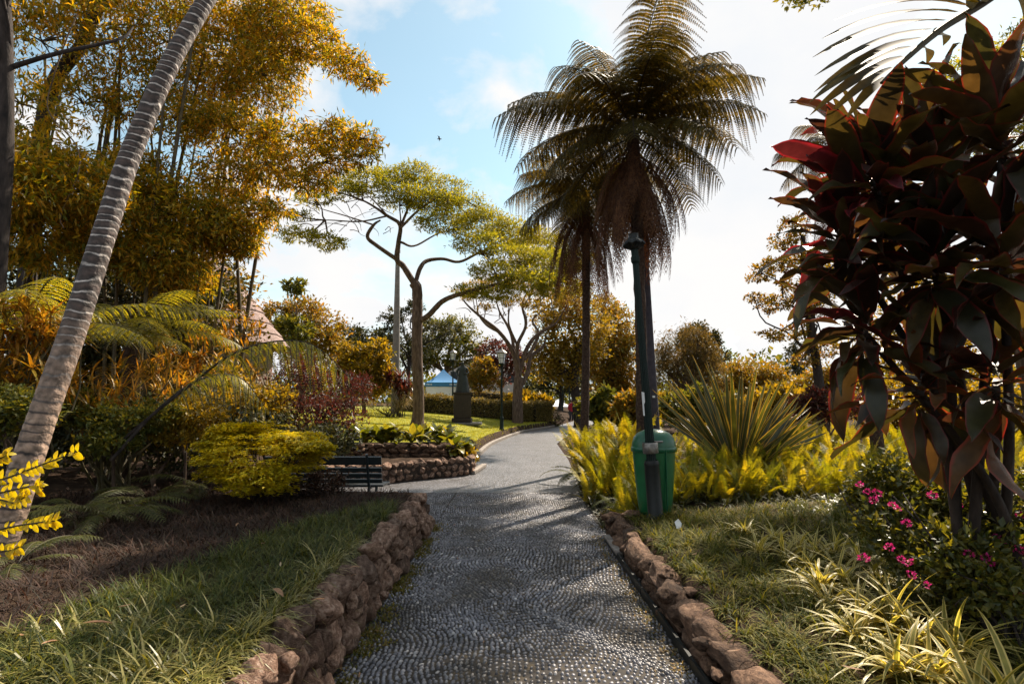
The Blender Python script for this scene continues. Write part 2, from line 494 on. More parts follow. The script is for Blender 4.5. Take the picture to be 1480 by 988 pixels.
M['kerb'] = m_rough('kerb_stone', [(.12, .10, .085), (.22, .19, .165), (.3, .27, .24)], 9, .85, .4, .006)
M['darkgreen'] = m_rough('green_paint', [(.003, .009, .008), (.006, .017, .014)], 18, .5, .15, .003, spec=.22)
M['sleeve'] = m_rough('dark_sleeve', [(.005, .006, .006), (.012, .014, .013)], 12, .5, .2, .003, spec=.3)
M['bin'] = m_rough('bin_green', [(.009, .08, .028), (.014, .12, .042)], 9, .34, .04, .003, spec=.5)
M['binlid'] = m_rough('bin_lid_green', [(.006, .07, .033), (.010, .10, .048)], 5, .3, .05, .003, spec=.5)
M['benchpaint'] = m_rough('bench_paint', [(.010, .016, .018), (.02, .028, .032)], 20, .28, .08, .002, spec=.7)
M['steel'] = m_rough('worn_metal', [(.10, .09, .08), (.3, .28, .26)], 16, .45, .2, .002, metal=.7)
M['concrete'] = m_rough('concrete_pole', [(.14, .13, .12), (.22, .2, .19)], 6, .85, .2)
M['poledark'] = m_rough('slender_pole', [(.03, .026, .035), (.06, .05, .06)], 9, .8, .3)
M['bronze'] = m_rough('bronze', [(.010, .014, .012), (.022, .03, .024)], 9, .5, .3, .01, spec=.6, metal=.4)
M['plinth'] = m_rough('plinth_stone', [(.022, .017, .015), (.04, .03, .026)], 16, .75, .15)
M['plinth2'] = m_rough('plinth_base', [(.10, .10, .10), (.18, .17, .17)], 16, .8, .2)
M['tentblue'] = m_rough('tent_blue', [(.04, .17, .36), (.055, .21, .42)], 1, .7, 0)
M['tentwhite'] = m_rough('tent_white', [(.68, .67, .70), (.76, .75, .78)], 1, .8, 0)
M['white'] = m_rough('white_print', [(.7, .7, .7), (.75, .75, .75)], 1, .7, 0)
M['thatch'] = m_rough('thatch', [(.17, .115, .10), (.28, .20, .18), (.36, .27, .25)], 5, .95, .9, .06, stretch=(1, 1, 2.2))
M['hutwall'] = m_rough('hut_wall', [(.14, .1, .08), (.2, .15, .12)], 5, .9, .3)
M['soil'] = m_rough('soil', [(.018, .012, .009), (.04, .026, .018), (.075, .05, .033)], 5, 1.0, .8, .03, spec=.05)
M['hill'] = m_rough('hill_haze_blue', [(.16, .22, .28), (.22, .28, .34)], .02, .95, 0)  # blue grey stands in for distance haze, painted into the hill colour
M['hedgecore'] = m_rough('hedge_wood', [(.015, .013, .008), (.04, .03, .02)], 9, .95, .5)
M['palewall'] = m_rough('pale_wall', [(.42, .37, .31), (.5, .45, .39)], 1.5, .9, .1)
M['winglass'] = m_rough('window_dark', [(.03, .035, .04), (.05, .055, .06)], 1, .15, 0)
M['litterleaf'] = m_leaf('fallen_leaf', [(.28, .15, .08), (.38, .22, .12), (.2, .10, .05), (.45, .32, .2)], .25, .6, (1.2, 1, .8), objr=True)
M['red'] = m_rough('red_cloth', [(.30, .015, .03), (.4, .02, .04)], 6, .8, .1)
M['trouser'] = m_rough('dark_cloth', [(.03, .03, .04), (.05, .05, .06)], 6, .8, .1)
M['skin'] = m_rough('skin', [(.42, .25, .17), (.48, .3, .2)], 6, .6, 0)
M['hair'] = m_rough('hair', [(.02, .013, .01), (.04, .025, .02)], 6, .6, 0)
M['bird'] = m_rough('feather', [(.06, .05, .05), (.12, .11, .11)], 6, .7, 0)

mg, nt_, p_, o_ = newmat('lamp_glass')
p_.inputs['Base Color'].default_value = (.74, .76, .78, 1); p_.inputs['Roughness'].default_value = .35
p_.inputs['Transmission Weight'].default_value = .35
M['glass'] = mg

# ring-scarred palm trunk
m, nt, p, o = newmat('palm_trunk')
N, L = nt.nodes, nt.links
tcn = N.new('ShaderNodeTexCoord')
nz = N.new('ShaderNodeTexNoise'); nz.inputs['Scale'].default_value = 5; nz.inputs['Detail'].default_value = 6
L.new(tcn.outputs['Object'], nz.inputs['Vector'])
sep = N.new('ShaderNodeSeparateXYZ'); L.new(tcn.outputs['UV'], sep.inputs[0])     # y = ring count
wob = N.new('ShaderNodeMath'); wob.operation = 'MULTIPLY_ADD'; wob.inputs[1].default_value = 1.1
L.new(nz.outputs[0], wob.inputs[0]); L.new(sep.outputs[1], wob.inputs[2])
fr = N.new('ShaderNodeMath'); fr.operation = 'FRACT'; L.new(wob.outputs[0], fr.inputs[0])
rr = ramp(nt, [(.50, .44, .40), (.42, .36, .32), (.035, .024, .020), (.085, .055, .045), (.03, .022, .018), (.36, .30, .27)], [0, .09, .17, .55, .92, 1])
L.new(fr.outputs[0], rr.inputs[0])
rl = ramp(nt, [(.06, .04, .03), (.05, .035, .03), (.25, .17, .125), (.34, .235, .17), (.27, .18, .13), (.12, .08, .06)], [0, .10, .2, .5, .93, 1])
L.new(fr.outputs[0], rl.inputs[0])
hh = N.new('ShaderNodeMapRange'); hh.inputs[1].default_value = 14; hh.inputs[2].default_value = 24
L.new(wob.outputs[0], hh.inputs[0])
mxx = N.new('ShaderNodeMix'); mxx.data_type = 'RGBA'
L.new(hh.outputs[0], mxx.inputs[0]); L.new(rl.outputs[0], mxx.inputs[6]); L.new(rr.outputs[0], mxx.inputs[7])
n3 = N.new('ShaderNodeTexNoise'); n3.inputs['Scale'].default_value = 16; n3.inputs['Detail'].default_value = 8
L.new(tcn.outputs['Object'], n3.inputs['Vector'])
mr = N.new('ShaderNodeMapRange'); mr.inputs[1].default_value = .3; mr.inputs[2].default_value = .7; mr.inputs[3].default_value = .35; mr.inputs[4].default_value = 1.55
L.new(n3.outputs[0], mr.inputs[0])
sc_ = N.new('ShaderNodeVectorMath'); sc_.operation = 'SCALE'; L.new(mxx.outputs[2], sc_.inputs[0]); L.new(mr.outputs[0], sc_.inputs['Scale'])
L.new(sc_.outputs[0], p.inputs['Base Color'])
p.inputs['Roughness'].default_value = .75
b = N.new('ShaderNodeBump'); b.inputs['Strength'].default_value = .5; b.inputs['Distance'].default_value = .01
L.new(n3.outputs[0], b.inputs['Height']); L.new(b.outputs[0], p.inputs['Normal'])
b.inputs['Strength'].default_value = 1.0; b.inputs['Distance'].default_value = .02
M['palmtrunk'] = m

# path bed and pebbles
m, nt, p, o = newmat('pebble_stone')
N, L = nt.nodes, nt.links
g = N.new('ShaderNodeNewGeometry')
oi = N.new('ShaderNodeObjectInfo')
ad = N.new('ShaderNodeMath'); ad.operation = 'ADD'; L.new(g.outputs['Random Per Island'], ad.inputs[0]); L.new(oi.outputs['Random'], ad.inputs[1])
fr = N.new('ShaderNodeMath'); fr.operation = 'FRACT'; L.new(ad.outputs[0], fr.inputs[0])
r = ramp(nt, [(.07, .07, .08), (.135, .132, .145), (.20, .196, .205), (.28, .27, .27), (.50, .47, .44)], [0, .4, .8, .96, 1])
L.new(fr.outputs[0], r.inputs[0]); L.new(r.outputs[0], p.inputs['Base Color'])
p.inputs['Roughness'].default_value = .4
p.inputs['Specular IOR Level'].default_value = .5
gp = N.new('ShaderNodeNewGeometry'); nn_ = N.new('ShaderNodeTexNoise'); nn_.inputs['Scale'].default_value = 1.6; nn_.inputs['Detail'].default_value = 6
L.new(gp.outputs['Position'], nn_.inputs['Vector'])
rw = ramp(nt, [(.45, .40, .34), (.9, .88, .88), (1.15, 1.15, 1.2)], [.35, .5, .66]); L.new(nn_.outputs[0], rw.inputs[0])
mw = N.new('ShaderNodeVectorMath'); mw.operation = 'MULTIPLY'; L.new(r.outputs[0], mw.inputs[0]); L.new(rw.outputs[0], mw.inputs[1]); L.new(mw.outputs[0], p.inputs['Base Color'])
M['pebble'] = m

m, nt, p, o = newmat('pebble_paving')
N, L = nt.nodes, nt.links
tcn = N.new('ShaderNodeTexCoord')
nw = N.new('ShaderNodeTexNoise'); nw.inputs['Scale'].default_value = 1.3; nw.inputs['Detail'].default_value = 2
L.new(tcn.outputs['Object'], nw.inputs['Vector'])
wm = N.new('ShaderNodeVectorMath'); wm.operation = 'MULTIPLY_ADD'; wm.inputs[1].default_value = (.35, .35, 0)
L.new(nw.outputs['Color'], wm.inputs[0]); L.new(tcn.outputs['Object'], wm.inputs[2])
mpn = N.new('ShaderNodeMapping'); mpn.inputs['Scale'].default_value = (26, 20, 1)
L.new(wm.outputs[0], mpn.inputs[0])
vo = N.new('ShaderNodeTexVoronoi'); vo.inputs['Scale'].default_value = 1.0; vo.inputs['Randomness'].default_value = .6
L.new(mpn.outputs[0], vo.inputs['Vector'])
r = ramp(nt, [(.19, .19, .205), (.12, .12, .135), (.035, .031, .028)], [0, .40, .60])
L.new(vo.outputs['Distance'], r.inputs[0])
n4 = N.new('ShaderNodeTexNoise'); n4.inputs['Scale'].default_value = 1.1; n4.inputs['Detail'].default_value = 5
L.new(tcn.outputs['Object'], n4.inputs['Vector'])
mr = N.new('ShaderNodeMapRange'); mr.inputs[1].default_value = .3; mr.inputs[2].default_value = .7; mr.inputs[3].default_value = .75; mr.inputs[4].default_value = 1.3
L.new(n4.outputs[0], mr.inputs[0])
sc_ = N.new('ShaderNodeVectorMath'); sc_.operation = 'SCALE'; L.new(r.outputs[0], sc_.inputs[0]); L.new(mr.outputs[0], sc_.inputs['Scale'])
L.new(sc_.outputs[0], p.inputs['Base Color'])
b = N.new('ShaderNodeBump'); b.inputs['Strength'].default_value = .9; b.inputs['Distance'].default_value = .012; b.invert = True
L.new(vo.outputs['Distance'], b.inputs['Height']); L.new(b.outputs[0], p.inputs['Normal'])
p.inputs['Roughness'].default_value = .45
M['paving'] = m
M['joint'] = m_rough('path_mortar', [(.018, .015, .013), (.035, .03, .026), (.08, .06, .035)], 7, .9, .5, .006)
M['lawn'] = m_rough('lawn_ground', [(.10, .12, .012), (.2, .2, .016), (.28, .25, .022)], 2.2, .95, .6, .03)

# ------------------------------------------------------------------ ground form
_YL = np.array([0, 7.2, 7.6, 12.7, 13.0, 16.4, 20, 22, 26, 30, 36, 44, 60, 120])
_XL = np.array([-1.03, -1.03, -1.0, -.95, -.93, -1.0, -.85, -.67, -.1, .6, 2.6, 4.3, 8, 26])
_YR = np.array([0, 7.1, 7.5, 10, 16, 22, 33, 36, 44, 60, 120])
_XR = np.array([1.1, 1.15, 1.1, 1.15, 1.5, 1.65, 3.6, 4.5, 6.6, 10.6, 29])


def xl(y): return np.interp(y, _YL, _XL)
def xr(y): return np.interp(y, _YR, _XR)


def sstep(a, b, x):
    t = np.clip((x - a) / (b - a), 0, 1)
    return t * t * (3 - 2 * t)


def wob(x, y):
    return .5 * (np.sin(x * 1.7 + 1.3 * np.sin(y * .9)) + np.sin(y * 1.3 + 2.1 * np.sin(x * .6)))


def ground(x, y):
    x = np.asarray(x, float); y = np.asarray(y, float)
    z = np.full(np.broadcast(x, y).shape, 0.0)
    d = xl(y) - x
    # raised bed, left foreground
    a = sstep(-1.16, -1.24, x) * sstep(7.42, 7.32, y)
    a2 = sstep(-4.9, -5.0, x) * sstep(12.4, 12.3, y)
    z = np.maximum(z, np.maximum(a, a2) * (.47 + .03 * wob(x, y)))
    # bed behind the middle walls, then the rising lawn
    wy = 11.4 + (x + 2.8) * .8
    wy = np.where(x < -2.8, 11.4, wy)
    b = sstep(.1, .2, y - wy) * sstep(.10, .2, d)
    c = sstep(13.3, 13.4, y) * sstep(.2, .3, d)
    lz = 1.35 * (1 - np.exp(-np.maximum(d, 0) / 4.5))
    z = np.maximum(z, b * .34)
    z = np.maximum(z, c * np.minimum(.56, .25 + d) * sstep(22, 16, y))
    z = np.maximum(z, sstep(13.4, 15.5, y) * (lz + .0) * (d > 0))
    # right side beds
    e = x - xr(y)
    r1 = sstep(.12, .2, e) * sstep(7.2, 7.1, y) * (.22 + .07 * np.clip(e, 0, 4) + .02 * wob(x, y))
    r2 = sstep(7.0, 7.4, y) * sstep(0.0, 1.4, e) * .3
    z = np.maximum(z, np.maximum(r1, r2))
    return z - .03 * (z < .03)


def gz(x, y): return float(ground(x, y))


def gridmesh(name, xs, ys, zf, mat):
    X, Y = np.meshgrid(xs, ys)
    Z = zf(X, Y)
    V = np.stack([X, Y, Z], -1).reshape(-1, 3)
    nx, ny = len(xs), len(ys)
    i = np.arange(ny - 1)[:, None] * nx + np.arange(nx - 1)[None]
    Fc = np.stack([i, i + 1, i + nx + 1, i + nx], -1).reshape(-1, 4)
    return Buf().add(V, Fc).mesh(name, mat, True)


xs = np.concatenate([[-600, -200, -80, -40, -25], np.arange(-15, -6, .5), np.arange(-6, 6, .07), np.arange(6, 20, .5), [25, 40, 80, 200, 600]])
ys = np.concatenate([[-60, -20, -6], np.arange(-3, 2, .5), np.arange(2, 16, .08), np.arange(16, 50, .5), [60, 80, 120, 250, 1200]])
struct('ground', gridmesh('ground', xs, ys, ground, M['soil']))
# path bed
B = Buf()
yy = np.concatenate([np.arange(0.5, 40, .25), np.arange(40, 120, 2)])
V = np.array([[xl(y), y, 0.0] for y in yy] + [[xr(y) + .06, y, 0.0] for y in yy])
n = len(yy)
B.add(V, [(i, i + n, i + n + 1, i + 1) for i in range(n - 1)])
B.add([[-5.0, 7.4, -.004], [-.9, 7.4, -.004], [-.85, 12.75, -.004], [-5.0, 11.45, -.004]], [(0, 1, 2, 3)])
path = struct('path', B.mesh('path', M['paving']))
# mortar sheet under the real pebbles
B = Buf()
yn = np.arange(.5, 10.26, .25)
n = len(yn)
V = np.array([[xl(y) - .02, y, .006] for y in yn] + [[xr(y) + .05, y, .006] for y in yn])
B.add(V, [(i, i + n, i + n + 1, i + 1) for i in range(n - 1)])
B.add([[-3.4, 7.45, .005], [-1.0, 7.45, .005], [-1.0, 10.25, .005], [-3.4, 10.25, .005]], [(0, 1, 2, 3)])
obj('mortar_bed', B.mesh('mortar_bed', M['joint']), path)


def t_pebble(k=6, seed=0):
    r = np.random.default_rng(seed)
    a = np.linspace(0, 2 * PI, k, endpoint=False) + .2
    j = 1 + r.normal(0, .09, k)
    V = []
    for rad, z in ((1.0, .0), (.86, .5), (.45, .88)):
        V += [(math.cos(q) * rad * jj * .5, math.sin(q) * rad * jj * .5, z) for q, jj in zip(a, j)]
    V.append((0, 0, 1.0))
    Fc = []
    for r_ in range(2):
        for i in range(k):
            a0, a1 = r_ * k + i, r_ * k + (i + 1) % k
            Fc += [(a0, a1, a1 + k), (a0, a1 + k, a0 + k)]
    for i in range(k): Fc.append((2 * k + i, 2 * k + (i + 1) % k, 3 * k))
    return np.array(V), np.array(Fc), np.zeros((len(V), 2))


# pebbles set on edge in curving rows
def pebbles():
    px, py = .030, .0445
    us = np.arange(-4.6, 2.0, px)
    vs = np.arange(2.35, 11.6, py)
    U, W = np.meshgrid(us, vs)
    U = U + (np.arange(len(vs))[:, None] % 2) * px / 2
    U, W = U.ravel(), W.ravel()

    def warp(u, v):
        x = u + .16 * np.sin(v * 2.1 + .8 * np.sin(u * 1.4)) + .05 * np.sin(v * 5.3 + u * 2)
        y = v + .20 * np.cos(u * 2.9 + .9 * np.sin(v * .7)) + .07 * np.sin(u * 6.1 + v * 1.4)
        return x, y
    X, Y = warp(U, W)
    X2, Y2 = warp(U, W + .02)
    ang = np.arctan2(Y2 - Y, X2 - X) - PI / 2
    ang += rng.normal(0, .22, len(X))
    X += rng.normal(0, .0035, len(X)); Y += rng.normal(0, .0045, len(X))
    keep = (X > xl(Y) + .01) & (X < xr(Y) + .01) | ((X < -1.0) & (X > -3.3) & (Y > 7.5))
    keep &= (Y < 10.2) & (rng.random(len(X)) > .03)
    X, Y, ang = X[keep], Y[keep], ang[keep]
    n = len(X)
    sx = .0272 * rng.uniform(.72, 1.1, n)
    sy = .0405 * rng.uniform(.65, 1.15, n)
    sz = rng.uniform(.008, .019, n)
    big = rng.random(n) < .02
    sx[big] *= 1.25; sy[big] *= 1.2
    return X, Y, ang, sx, sy, sz


X, Y, ang, sx, sy, sz = pebbles()
vis = (Y > 3.2) & (np.abs(X) < .9 * Y)
dist = np.where(vis, Y, 1e6)
order = np.argsort(dist)
near = order[:300]
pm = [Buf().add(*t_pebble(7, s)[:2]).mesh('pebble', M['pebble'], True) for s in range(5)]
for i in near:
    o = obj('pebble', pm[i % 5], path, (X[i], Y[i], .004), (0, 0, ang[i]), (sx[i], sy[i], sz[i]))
rest = np.setdiff1d(np.arange(len(X)), near)
B = Buf()
for lo, hi, k in ((0, 4.8, 7), (4.8, 7, 6), (7, 20, 5)):
    sel = rest[(Y[rest] >= lo) & (Y[rest] < hi)]
    if len(sel) == 0: continue
    d = np.stack([-np.sin(ang[sel]), np.cos(ang[sel]), np.zeros(len(sel))], -1)
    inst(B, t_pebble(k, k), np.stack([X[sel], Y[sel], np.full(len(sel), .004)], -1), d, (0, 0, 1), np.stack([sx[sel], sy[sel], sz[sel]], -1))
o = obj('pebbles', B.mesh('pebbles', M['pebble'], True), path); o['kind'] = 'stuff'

# lawn sheet
B = Buf()
ly = np.arange(14.6, 40, .4)
ts = np.concatenate([np.linspace(.10, 1, 6), np.linspace(1.3, 14, 24)])
V = np.array([[xl(y) - t, y, gz(xl(y) - t, y) + .02] for y in ly for t in ts])
k = len(ts)
i = np.arange(len(ly) - 1)[:, None] * k + np.arange(k - 1)[None]
B.add(V, np.stack([i, i + k, i + k + 1, i + 1], -1).reshape(-1, 4))
struct('lawn', B.mesh('lawn', M['lawn'], True))
n = 52000
y_ = 14.8 + 21 * rng.random(n) ** 1.3
x_ = xl(y_) - .14 - rng.random(n) * 8.5
B = Buf()
d = nrm(np.stack([rng.normal(0, .4, n), rng.normal(0, .4, n), np.ones(n)], -1))
inst(B, (np.array([[-.5, 0, 0], [.5, 0, 0], [0, 1, 0]], float), np.array([[0, 1, 2]]), np.zeros((3, 2))), np.stack([x_, y_, ground(x_, y_) + .015], -1), d, rng.normal(0, 1, (n, 3)), np.stack([np.full(n, .016), rng.uniform(.03, .07, n), np.ones(n)], -1))
o = obj('lawn_grass', B.mesh('lawn_grass', M['lawnblade'])); tag(o, 'sunlit short grass covering the sloping lawn round the statue', 'grass', kind='stuff')
# kerb between lawn and path
pk = [(xl(y) - .04, y, .05) for y in np.arange(15, 37, .9)]
kerb = struct('kerb', Buf().add([[-.99, 13.4, 0], [-.93, 13.4, 0], [-.93, 15, 0], [-.99, 15, 0]], [(0, 1, 2, 3)]).mesh('kerb', M['kerb']))
for a, b_ in zip(pk[:-1], pk[1:]):
    a, b_ = np.array(a), np.array(b_)
    B = Buf(); dd = b_ - a; Ln = np.linalg.norm(dd)
    box(B, (0, 0, 0), (.13, Ln - .015, .13), bev=.01)
    obj('kerb_stone', B.mesh('kerb_stone', M['kerb']), kerb, tuple((a + b_) / 2), (0, 0, math.atan2(dd[1], dd[0]) - PI / 2))
# distant hill
B = Buf()
hx = np.linspace(-900, 900, 60)
hz = 38 + 26 * np.exp(-((hx + 210) / 140) ** 2) + 9 * np.sin(hx * .013) + 4 * np.sin(hx * .05)
for r_, (yy0, f) in enumerate(((650, 0), (820, .6), (1000, 1.0), (1150, .9))): B.v.append(np.stack([hx, np.full(60, yy0), np.maximum(hz * f, -1)], -1)); B.uv.append(np.zeros((60, 2)))
B.n = 240
i = np.arange(3)[:, None] * 60 + np.arange(59)[None]
B.f.append(np.stack([i, i + 1, i + 61, i + 60], -1).reshape(-1, 4)); B.mi.append(0)
struct('hill', B.mesh('hill', M['hill'], True))


# ------------------------------------------------------------------ stone walls
def rock_mesh(seed, sub=3, mat='rock'):
    import bmesh
    bm = bmesh.new()
    bmesh.ops.create_icosphere(bm, subdivisions=sub, radius=.5)
    r = np.random.default_rng(seed)
    pl = [(nrm(r.normal(0, 1, 3)), r.uniform(.30, .44)) for _ in range(18)]
    ph = r.uniform(0, 6, 9)
    for v in bm.verts:
        p = np.array(v.co)
        for nn, dd in pl:                       # flattened faces of a rough lump
            q = p @ nn
            if q > dd: p = p - nn * (q - dd) * .95
        q_ = Vector(p * 2.6 + ph[:3])
        f = 1 + .16 * (mnoise.fractal(q_, 1.0, 2.1, 5)) - .10 * abs(mnoise.noise(Vector(p * 4.5 + ph[3:6])))
        v.co = Vector(p * f)
    for f in bm.faces: f.smooth = True
    me = bpy.data.meshes.new('stone')
    bm.to_mesh(me); bm.free()
    me.materials.append(M[mat])
    return me


RK = [rock_mesh(s, 4 if s < 5 else 3) for s in range(9)]
RK2 = [rock_mesh(20 + s, 4 if s < 4 else 3, 'rock2') for s in range(7)]


def stone(par, p, s, meshes, rz=0.0):
    o = obj('stone', meshes[random.randrange(len(meshes))], par, tuple(np.array(p) - np.array(par.location)), (random.uniform(-.4, .4), random.uniform(-.4, .4), rz + random.uniform(-.35, .35)), s)
    return o


def core(par, P, th, h, z0=0.0):
    """solid mortar core behind the stones: a wall of thickness th along a line"""
    B = Buf()
    P = np.array(P, float)
    T = nrm(np.gradient(P, axis=0)); S = np.stack([-T[:, 1], T[:, 0]], -1)
    V = []
    for i in range(len(P)):
        for s_, z in ((-1, z0), (-1, h), (1, h), (1, z0)):
            V.append([P[i, 0] + S[i, 0] * s_ * th / 2, P[i, 1] + S[i, 1] * s_ * th / 2, z])
    Fc = [(i * 4 + a, i * 4 + (a + 1) % 4, i * 4 + 4 + (a + 1) % 4, i * 4 + 4 + a) for i in range(len(P) - 1) for a in range(4)]
    B.add(V, Fc)
    B.add(V[:4], [(3, 2, 1, 0)]); B.add(V[-4:], [(0, 1, 2, 3)])
    wpart('mortar_core', B, M['mortar'], par)


# left foreground wall: rough red-brown lumps
LW = thing('stone_wall', 'low rough wall of rounded red brown stones holding the left grass bed', 'wall', (-1.17, 5, 0))
core(LW, [(-1.2, y) for y in (1.2, 3, 5, 7.2)] + [(-1.25, 7.33)], .14, .42)
core(LW, [(-1.2, 7.36), (-1.7, 7.46), (-4.8, 7.46)], .14, .36)
y = 1.6
rows = [(.10, .20), (.26, .19), (.41, .17)]
for z, hs in rows:
    y = 1.5 + random.random() * .1
    while y < 7.3:
        s = random.uniform(.15, .34) * (1.0 if z < .4 else 1.05)
        if random.random() < .25: s *= .6
        y += s * .48
        stone(LW, (-1.13 + (.40 - z) * .14 + random.uniform(-.03, .03), y, z + random.uniform(-.03, .03)), (random.uniform(.19, .26), s * 1.08, hs * random.uniform(1.05, 1.45)), RK)
        y += s * .48
for i in range(46):
    yy_ = random.uniform(2, 7.3)
    s = random.uniform(.06, .13)
    stone(LW, (-1.05 + random.uniform(-.02, .05), yy_, random.uniform(.06, .4)), (s, s * 1.2, s), RK)
for x in np.arange(-4.7, -1.3, .26):
    stone(LW, (x, 7.42, .2), (.3, .2, .3), RK); stone(LW, (x + .1, 7.42, .38), (.28, .22, .16), RK)

# right foreground wall: longer brown blocks
RW = thing('stone_wall', 'low wall of long weathered brown stones along the right bed in front of the green bin', 'wall', (1.25, 5, 0))
core(RW, [(1.3, y) for y in (1.2, 3, 5, 6.95)], .16, .19)
for z, hs in ((.05, .17), (.17, .15)):
    y = 1.3
    while y < 6.95:
        s = random.uniform(.2, .62)
        y += s * .36
        stone(RW, (1.24 - z * .1 + random.uniform(-.03, .03), y, z + random.uniform(-.02, .02)), (random.uniform(.22, .30), s * 1.15, hs * random.uniform(1.1, 1.5)), RK2)
        y += s * .36
for i in range(70):
    s = random.uniform(.06, .14)
    stone(RW, (1.24 + random.uniform(-.14, .12), random.uniform(1.8, 6.9), random.uniform(.05, .26)), (s, s * 1.5, s * .8), RK2)
for x in np.arange(1.25, 3.4, .22):
    if x < 1.6 or x > 1.8: stone(RW, (x, 7.0 + random.uniform(-.04, .04), .12), (.26, .24, .26 + .06 * random.random()), RK2)
for (q, z) in (((1.2, 6.9), .24), ((1.42, 6.95), .25)): stone(RW, (q[0], q[1], z), (.3, .22, .14), RK2)

# middle walls
MW = thing('stone_wall', 'low scalloped pink brown stone wall across the side path behind the bench', 'wall', (-2, 12, 0))
P = [(-5, 11.25), (-2.8, 11.3), (-1.9, 12.0), (-1.3, 12.45), (-.98, 12.75), (-.93, 13.2), (-1.05, 14.4)]
PC = crom([(a, b_, 0) for a, b_ in P], 60)
core(MW, PC[::4, :2], .16, .33)
sd = np.concatenate([[0], np.cumsum(np.linalg.norm(np.diff(PC, axis=0), axis=1))])
for z, hs, st in ((.08, .16, .2), (.2, .16, .19), (.33, .15, .2)):
    s = 0.0
    while s < sd[-1]:
        p = [np.interp(s, sd, PC[:, 0]), np.interp(s, sd, PC[:, 1])]
        stone(MW, (p[0] + random.uniform(-.02, .02), p[1] - .03, z), (st * random.uniform(.9, 1.25), .24, hs * random.uniform(1., 1.3)), RK)
        s += st * random.uniform(.75, 1.05)
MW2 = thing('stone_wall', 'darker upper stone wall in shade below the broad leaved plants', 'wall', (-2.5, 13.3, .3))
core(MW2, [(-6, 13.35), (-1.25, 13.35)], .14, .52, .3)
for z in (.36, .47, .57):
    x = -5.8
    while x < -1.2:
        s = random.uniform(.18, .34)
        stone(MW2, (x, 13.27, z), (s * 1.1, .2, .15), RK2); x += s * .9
# flat kerb slab at the wall's corner
B = Buf(); box(B, (0, 0, 0), (.12, 1.5, .08), bev=.01)
o = obj('kerb_slab', B.mesh('kerb_slab', M['kerb']), None, (-.78, 13.5, .045), (0, 0, -.13)); tag(o, 'pale flat kerb slab at the corner of the scalloped stone wall', 'kerb')
# edging strip beside the right wall
ed = thing('edging_strip', 'dark metal edging strip between pebble path and right stone wall', 'edging', (1.1, 5, 0))
for a, b_ in ((1.5, 3.2), (3.22, 4.9), (4.92, 6.75)):
    B = Buf(); box(B, (1.075, (a + b_) / 2, .035), (.02, b_ - a, .085)); wpart('strip', B, M['sleeve'], ed)
B = Buf(); box(B, (1.09, 6.35, .065), (.075, .8, .03), bev=.006); o = obj('edging_board', B.mesh('edging_board', M['kerb'])); tag(o, 'pale grey board lying at the far end of the edging strip', 'board')

# ------------------------------------------------------------------ frond builders
LEAFN = t_leaf(.34, .05)
LEAFT = t_leaf(.5, .04)


def frond(buf, P, half, npin=26, sweep=.45, droop=.5, npl=12, plr=.17, stalk=.14, r0=.014, bmi=1, mi=0, plw=.42, jit=.08, base=.5):
    """twice-divided fern frond along a curve: stem + pinnae with leaflets"""
    P = crom(P, 40)
    tube(buf, P, np.linspace(r0, r0 * .2, 40), 5, False, mi=bmi)
    t = np.linspace(stalk, .995, npin)
    ti = t * 39
    i0 = np.clip(ti.astype(int), 0, 38)
    f = (ti - i0)[:, None]
    C_ = P[i0] * (1 - f) + P[i0 + 1] * f
    T = nrm(P[i0 + 1] - P[i0])
    S = nrm(np.cross(T, [0, 0, 1.0]))
    u = (t - stalk) / (1 - stalk)
    Lp = half * (base + (1 - base) * np.sin(np.clip(u * 2.2, 0, 1) * PI / 2)) * np.clip((1 - u) * 3.4 + .10, 0, 1) ** .8
    for sgn in (-1, 1):
        Lr = Lp * rng.uniform(1 - jit, 1 + jit, npin)
        d0 = nrm(S * sgn * math.cos(sweep) + T * math.sin(sweep) + rng.normal(0, .05, (npin, 3)))
        s = np.linspace(0, 1, 7)
        Q = C_[:, None] + d0[:, None] * (Lr[:, None] * s)[..., None]
        Q[..., 2] -= droop * (Lr[:, None] * s ** 2)
        if npl:
            # pinna midrib as a thin strip
            for q in range(npin):
                a = Q[q]
                wv = T[q] * .0035
                V = np.concatenate([a - wv, a + wv]); m_ = np.arange(6)
                buf.add(V, np.stack([m_, m_ + 1, m_ + 8, m_ + 7], -1), mi=bmi)
            sj = (np.arange(npl) + .6) / npl
            k0 = np.clip((sj * 6).astype(int), 0, 5); ff = (sj * 6 - k0)[None, :, None]
            pp = Q[:, k0] * (1 - ff) + Q[:, k0 + 1] * ff
            tt = nrm(Q[:, k0 + 1] - Q[:, k0])
            TT = np.broadcast_to(T[:, None], tt.shape)
            ln = Lr[:, None] * plr * np.clip((1 - sj) * 1.8 + .12, 0, 1)[None] + .008
            for g in (-1, 1):
                dd = nrm(TT * g * .9 + tt * .45 + rng.normal(0, .06, tt.shape))
                dd[..., 2] -= .12
                nn = np.cross(tt, TT)
                nn = nn * np.sign(nn[..., 2:3] + 1e-6)
                inst(buf, t_leaf(plw, .03), pp.reshape(-1, 3), dd.reshape(-1, 3), nn.reshape(-1, 3), ln.reshape(-1), mi)
        else:
            # simple leaflets
            nn = np.cross(T, S)
            Tm = t_blade(plw, 3, droop * 1.2, fold=.15)
            inst(buf, Tm, C_, d0, nn * np.sign(nn[:, 2:3] + 1e-6), Lr, mi)
    return buf


def arch(length, el0, el1, n=9):
    """a curve in the XZ plane leaving at elevation el0 and ending at el1 (deg)"""
    p = np.zeros(3); out = [p.copy()]
    for i in range(n):
        a = math.radians(el0 + (el1 - el0) * ((i + .5) / n) ** .85)
        p = p + np.array([math.cos(a), 0, math.sin(a)]) * length / n
        out.append(p.copy())
    return out


